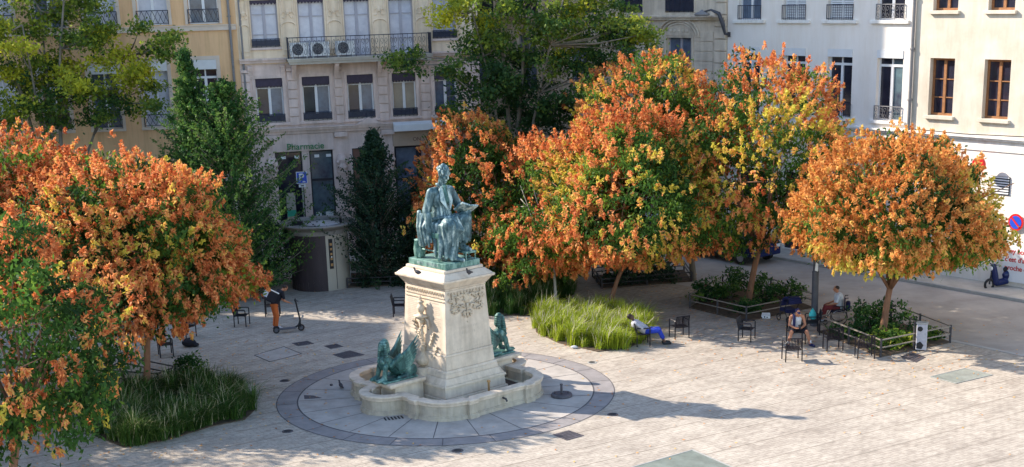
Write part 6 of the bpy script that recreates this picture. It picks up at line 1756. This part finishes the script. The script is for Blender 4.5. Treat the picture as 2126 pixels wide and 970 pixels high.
# hornbeam, pyramidal: upswept branches
def upswept(label, base, H, Rm, seed, m_, ln, wd, dens, prof, tint0=.5, name='hornbeam', z0=.6, trunks=1):
    g = np.random.default_rng(seed); root = empty(name, base, 0, label, 'tree'); mb = MB()
    for t_ in range(trunks):
        ox = (t_ - (trunks - 1) / 2) * .55; mb.tube([(ox, 0, -.05), (ox * .7, 0, H * .4), (ox * .2, 0, H * .95)], [.10, .07, .015], 8)
    n = int(dens * H * Rm * 9); C_ = []; T = []
    for i in range(n):
        z = z0 + (H - z0) * g.uniform(0, 1) ** .85; r = Rm * prof((z - z0) / (H - z0)) * g.uniform(.35, 1.22) * (1 + .12 * math.sin(z * 3.1 + seed)); a = g.uniform(0, 2 * PI)
        tip = np.array([math.cos(a) * r, math.sin(a) * r, z]); ro = tip * np.array([.25, .25, 1]) - np.array([0, 0, r * .55]); ro[2] = max(ro[2], z0 * .6)
        if i % 3 == 0: mb.tube([tuple(ro), tuple(tip)], [.02, .005], 4)
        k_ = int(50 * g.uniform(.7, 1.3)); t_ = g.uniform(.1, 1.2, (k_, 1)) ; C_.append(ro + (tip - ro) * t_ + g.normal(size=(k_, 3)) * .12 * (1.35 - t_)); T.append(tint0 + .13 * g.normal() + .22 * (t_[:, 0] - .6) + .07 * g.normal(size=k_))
    mb.build('trunk', MT['bark_grey'], root, smooth=True)
    P = np.concatenate(C_); A, B = leaves(P, -.3, ln, wd, seed); quads('crown', P, A, B, np.concatenate(T), m_, root)
    return root


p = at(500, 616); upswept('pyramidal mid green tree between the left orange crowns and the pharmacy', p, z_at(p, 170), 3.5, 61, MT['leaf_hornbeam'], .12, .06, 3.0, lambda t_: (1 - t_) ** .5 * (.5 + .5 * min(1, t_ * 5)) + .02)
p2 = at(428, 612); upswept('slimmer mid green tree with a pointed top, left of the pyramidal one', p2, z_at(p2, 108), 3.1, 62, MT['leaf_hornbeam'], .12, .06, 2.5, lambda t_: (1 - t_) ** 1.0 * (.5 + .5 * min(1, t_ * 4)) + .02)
p = at(790, 588); upswept('dark bluish green columnar tree just left of the statue', p, z_at(p, 272), 1.95, 63, MT['leaf_dark'], .11, .06, 5.0, lambda t_: (min(1, .75 + t_ * .9) if t_ < .45 else max(.05, 1 - ((t_ - .45) / .55) ** 1.3)), name='columnar_tree', trunks=2, z0=.7)
p = at(880, 570); upswept('second dark columnar tree, hidden partly by the statue', p, z_at(p, 385), 1.7, 64, MT['leaf_dark'], .11, .06, 5, lambda t_: (min(1, .7 + t_) if t_ < .5 else max(.05, 1 - ((t_ - .5) / .5) ** 1.5)), name='columnar_tree', z0=.6)
p = at(560, 585); upswept('dark shrubby tree in the shade behind the toilet cabin', p, 3.0, 1.5, 65, MT['leaf_dark'], .11, .06, 3, lambda t_: math.sqrt(max(0, 1 - t_ * t_)) + .03, name='columnar_tree', z0=.1)

# shrubs in the planters
for i, (px, py, r, h, mm, lb) in enumerate([
    (1462, 626, .6, .75, 'leaf_hornbeam', 'small green shrub in the left end of the planter with the yellow green tree'), (1515, 622, .75, 1.15, 'leaf_hornbeam', 'taller green shrub left of the trunk in the planter of the yellow green tree'), (1590, 630, .6, .9, 'leaf_hornbeam', 'green shrub just right of the trunk in the planter of the yellow green tree'),
    (1640, 626, .6, .7, 'leaf_hornbeam', 'green shrub at the right end of the planter, above the pushchair'), (1548, 650, .6, .6, 'leaf_hornbeam', 'low green shrub at the front corner of the planter of the yellow green tree'),
    (1765, 700, .55, .4, 'leaf_hornbeam', 'low shrub behind the left chair of the right planter'), (1808, 692, .62, 1.15, 'leaf_hornbeam', 'tallest shrub, left of the trunk in the right planter'), (1850, 695, .65, .95, 'leaf_hornbeam', 'dark shrub right of the trunk in the right planter'),
    (1835, 722, .6, .55, 'leaf', 'bright green low plant at the front corner of the right planter'), (1930, 706, .4, .3, 'leaf', 'small low plant beside the litter bin at the right planter end'), (1880, 715, .45, .4, 'leaf', 'low green plant between the trunk and the litter bin'),
    (1290, 590, 1.0, .8, 'leaf_dark', 'dark hedge shrub behind the middle trees, left one'), (1370, 585, 1.0, .8, 'leaf_dark', 'dark hedge shrub behind the middle trees, right one'),
    (770, 592, .9, .35, 'leaf_dark', 'low dark plants under the columnar tree'), (850, 590, .9, .35, 'leaf_dark', 'low dark plants beside the pedestal, under the hidden tree'), (1030, 545, .9, .9, 'leaf_dark', 'dark shrub before the rough stone wall'),
    (390, 790, .5, .8, 'leaf_hornbeam', 'upright dark green shrub at the back of the lower left grass bed'), (175, 850, .9, .9, 'leaf_hornbeam', 'bushy green plant at the left end of the lower left grass bed')]):
    p = at(px, py); shrub('shrub', lb, 'shrub', p, (r, r, h * .6), MT[mm], 80 + i, 1.3)

# beds of ornamental grass
def bed(pts): return [at(*q) for q in pts]


def soilbed(name, poly):
    c = sum(poly, Vector()) / len(poly); mb = MB(); mb.prism([((p - c).x * 1.02, (p - c).y * 1.02) for p in poly], .001, .03); tag(mb.build(name, MT['soil'], None, (c.x, c.y, 0)), kind='structure')


B1 = bed([(185, 860), (200, 905), (260, 928), (340, 915), (440, 885), (505, 872), (528, 850), (500, 820), (440, 805), (380, 815), (300, 820), (230, 825)])
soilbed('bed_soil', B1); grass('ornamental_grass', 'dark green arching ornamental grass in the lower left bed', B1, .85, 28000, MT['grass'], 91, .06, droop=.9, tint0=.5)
B2 = bed([(1112, 670), (1115, 690), (1160, 712), (1240, 730), (1300, 724), (1338, 706), (1350, 685), (1330, 660), (1280, 655), (1200, 650), (1130, 655)])
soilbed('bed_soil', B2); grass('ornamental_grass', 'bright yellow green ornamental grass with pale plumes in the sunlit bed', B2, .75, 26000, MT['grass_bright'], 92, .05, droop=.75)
B3 = bed([(1000, 615), (1010, 655), (1100, 655), (1150, 640), (1190, 610), (1170, 575), (1080, 570), (1000, 580)])
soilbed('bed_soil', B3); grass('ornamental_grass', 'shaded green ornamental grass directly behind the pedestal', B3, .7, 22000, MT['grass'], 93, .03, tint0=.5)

g2 = np.random.default_rng(5); LP = []
for px, py, n_, sp in [(1830, 720, 420, 2.6), (1552, 650, 380, 2.4), (1290, 690, 260, 2.4), (1100, 640, 160, 2.2), (400, 760, 420, 3.0), (250, 900, 300, 2.6), (930, 830, 160, 3.6), (600, 700, 120, 4.0), (1500, 800, 130, 5.0), (1440, 600, 240, 2.6)]:
    q = at(px, py); LP.append(np.c_[g2.normal(size=(n_, 2)) * sp + np.array([q.x, q.y]), np.full(n_, .022)])
LP = np.concatenate(LP); dm = np.hypot(LP[:, 0] - MO.x, LP[:, 1] - MO.y); LP = LP[dm > 3.2]
a = g2.uniform(0, 2 * PI, len(LP)); A_ = np.c_[np.cos(a), np.sin(a), g2.normal(size=len(LP)) * .12] * .045; B_ = np.c_[-np.sin(a), np.cos(a), g2.normal(size=len(LP)) * .15] * .026
tag(quads('fallen_leaves', LP, A_, B_, g2.uniform(0, .8, len(LP)), MT['pod_tan']), 'dry orange and brown leaves scattered on the paving under the trees', 'fallen leaves', None, 'stuff')

# ------------------------------------------------------------------ light
SUN = Vector((-10.0, 3.6, 6.95)).normalized()
ld = bpy.data.lights.new('sun', 'SUN'); ld.energy = 3.7; ld.angle = R(.55); ld.color = (1.0, .90, .77)
lo_ = bpy.data.objects.new('sun', ld); col.objects.link(lo_); lo_.rotation_euler = (-SUN).to_track_quat('-Z', 'Y').to_euler(); lo_.location = (-40, 10, 40)
w = bpy.data.worlds.new('World'); scene.world = w; w.use_nodes = True; t = w.node_tree
sk = t.nodes.new('ShaderNodeTexSky'); sk.sky_type = 'NISHITA'; sk.sun_disc = False
sk.sun_elevation = math.asin(SUN.z); sk.sun_rotation = math.atan2(SUN.x, SUN.y)
sk.air_density = 1.0; sk.dust_density = .4
bg = t.nodes['Background']; bg.inputs['Strength'].default_value = .15
t.links.new(sk.outputs[0], bg.inputs['Color'])
vs_ = scene.view_settings; vs_.view_transform = 'Standard'; vs_.look = 'None'; vs_.exposure = 1.36; vs_.gamma = 1; vs_.use_curve_mapping = False
scene.cycles.max_bounces = 6; scene.cycles.diffuse_bounces = 3; scene.cycles.transparent_max_bounces = 4
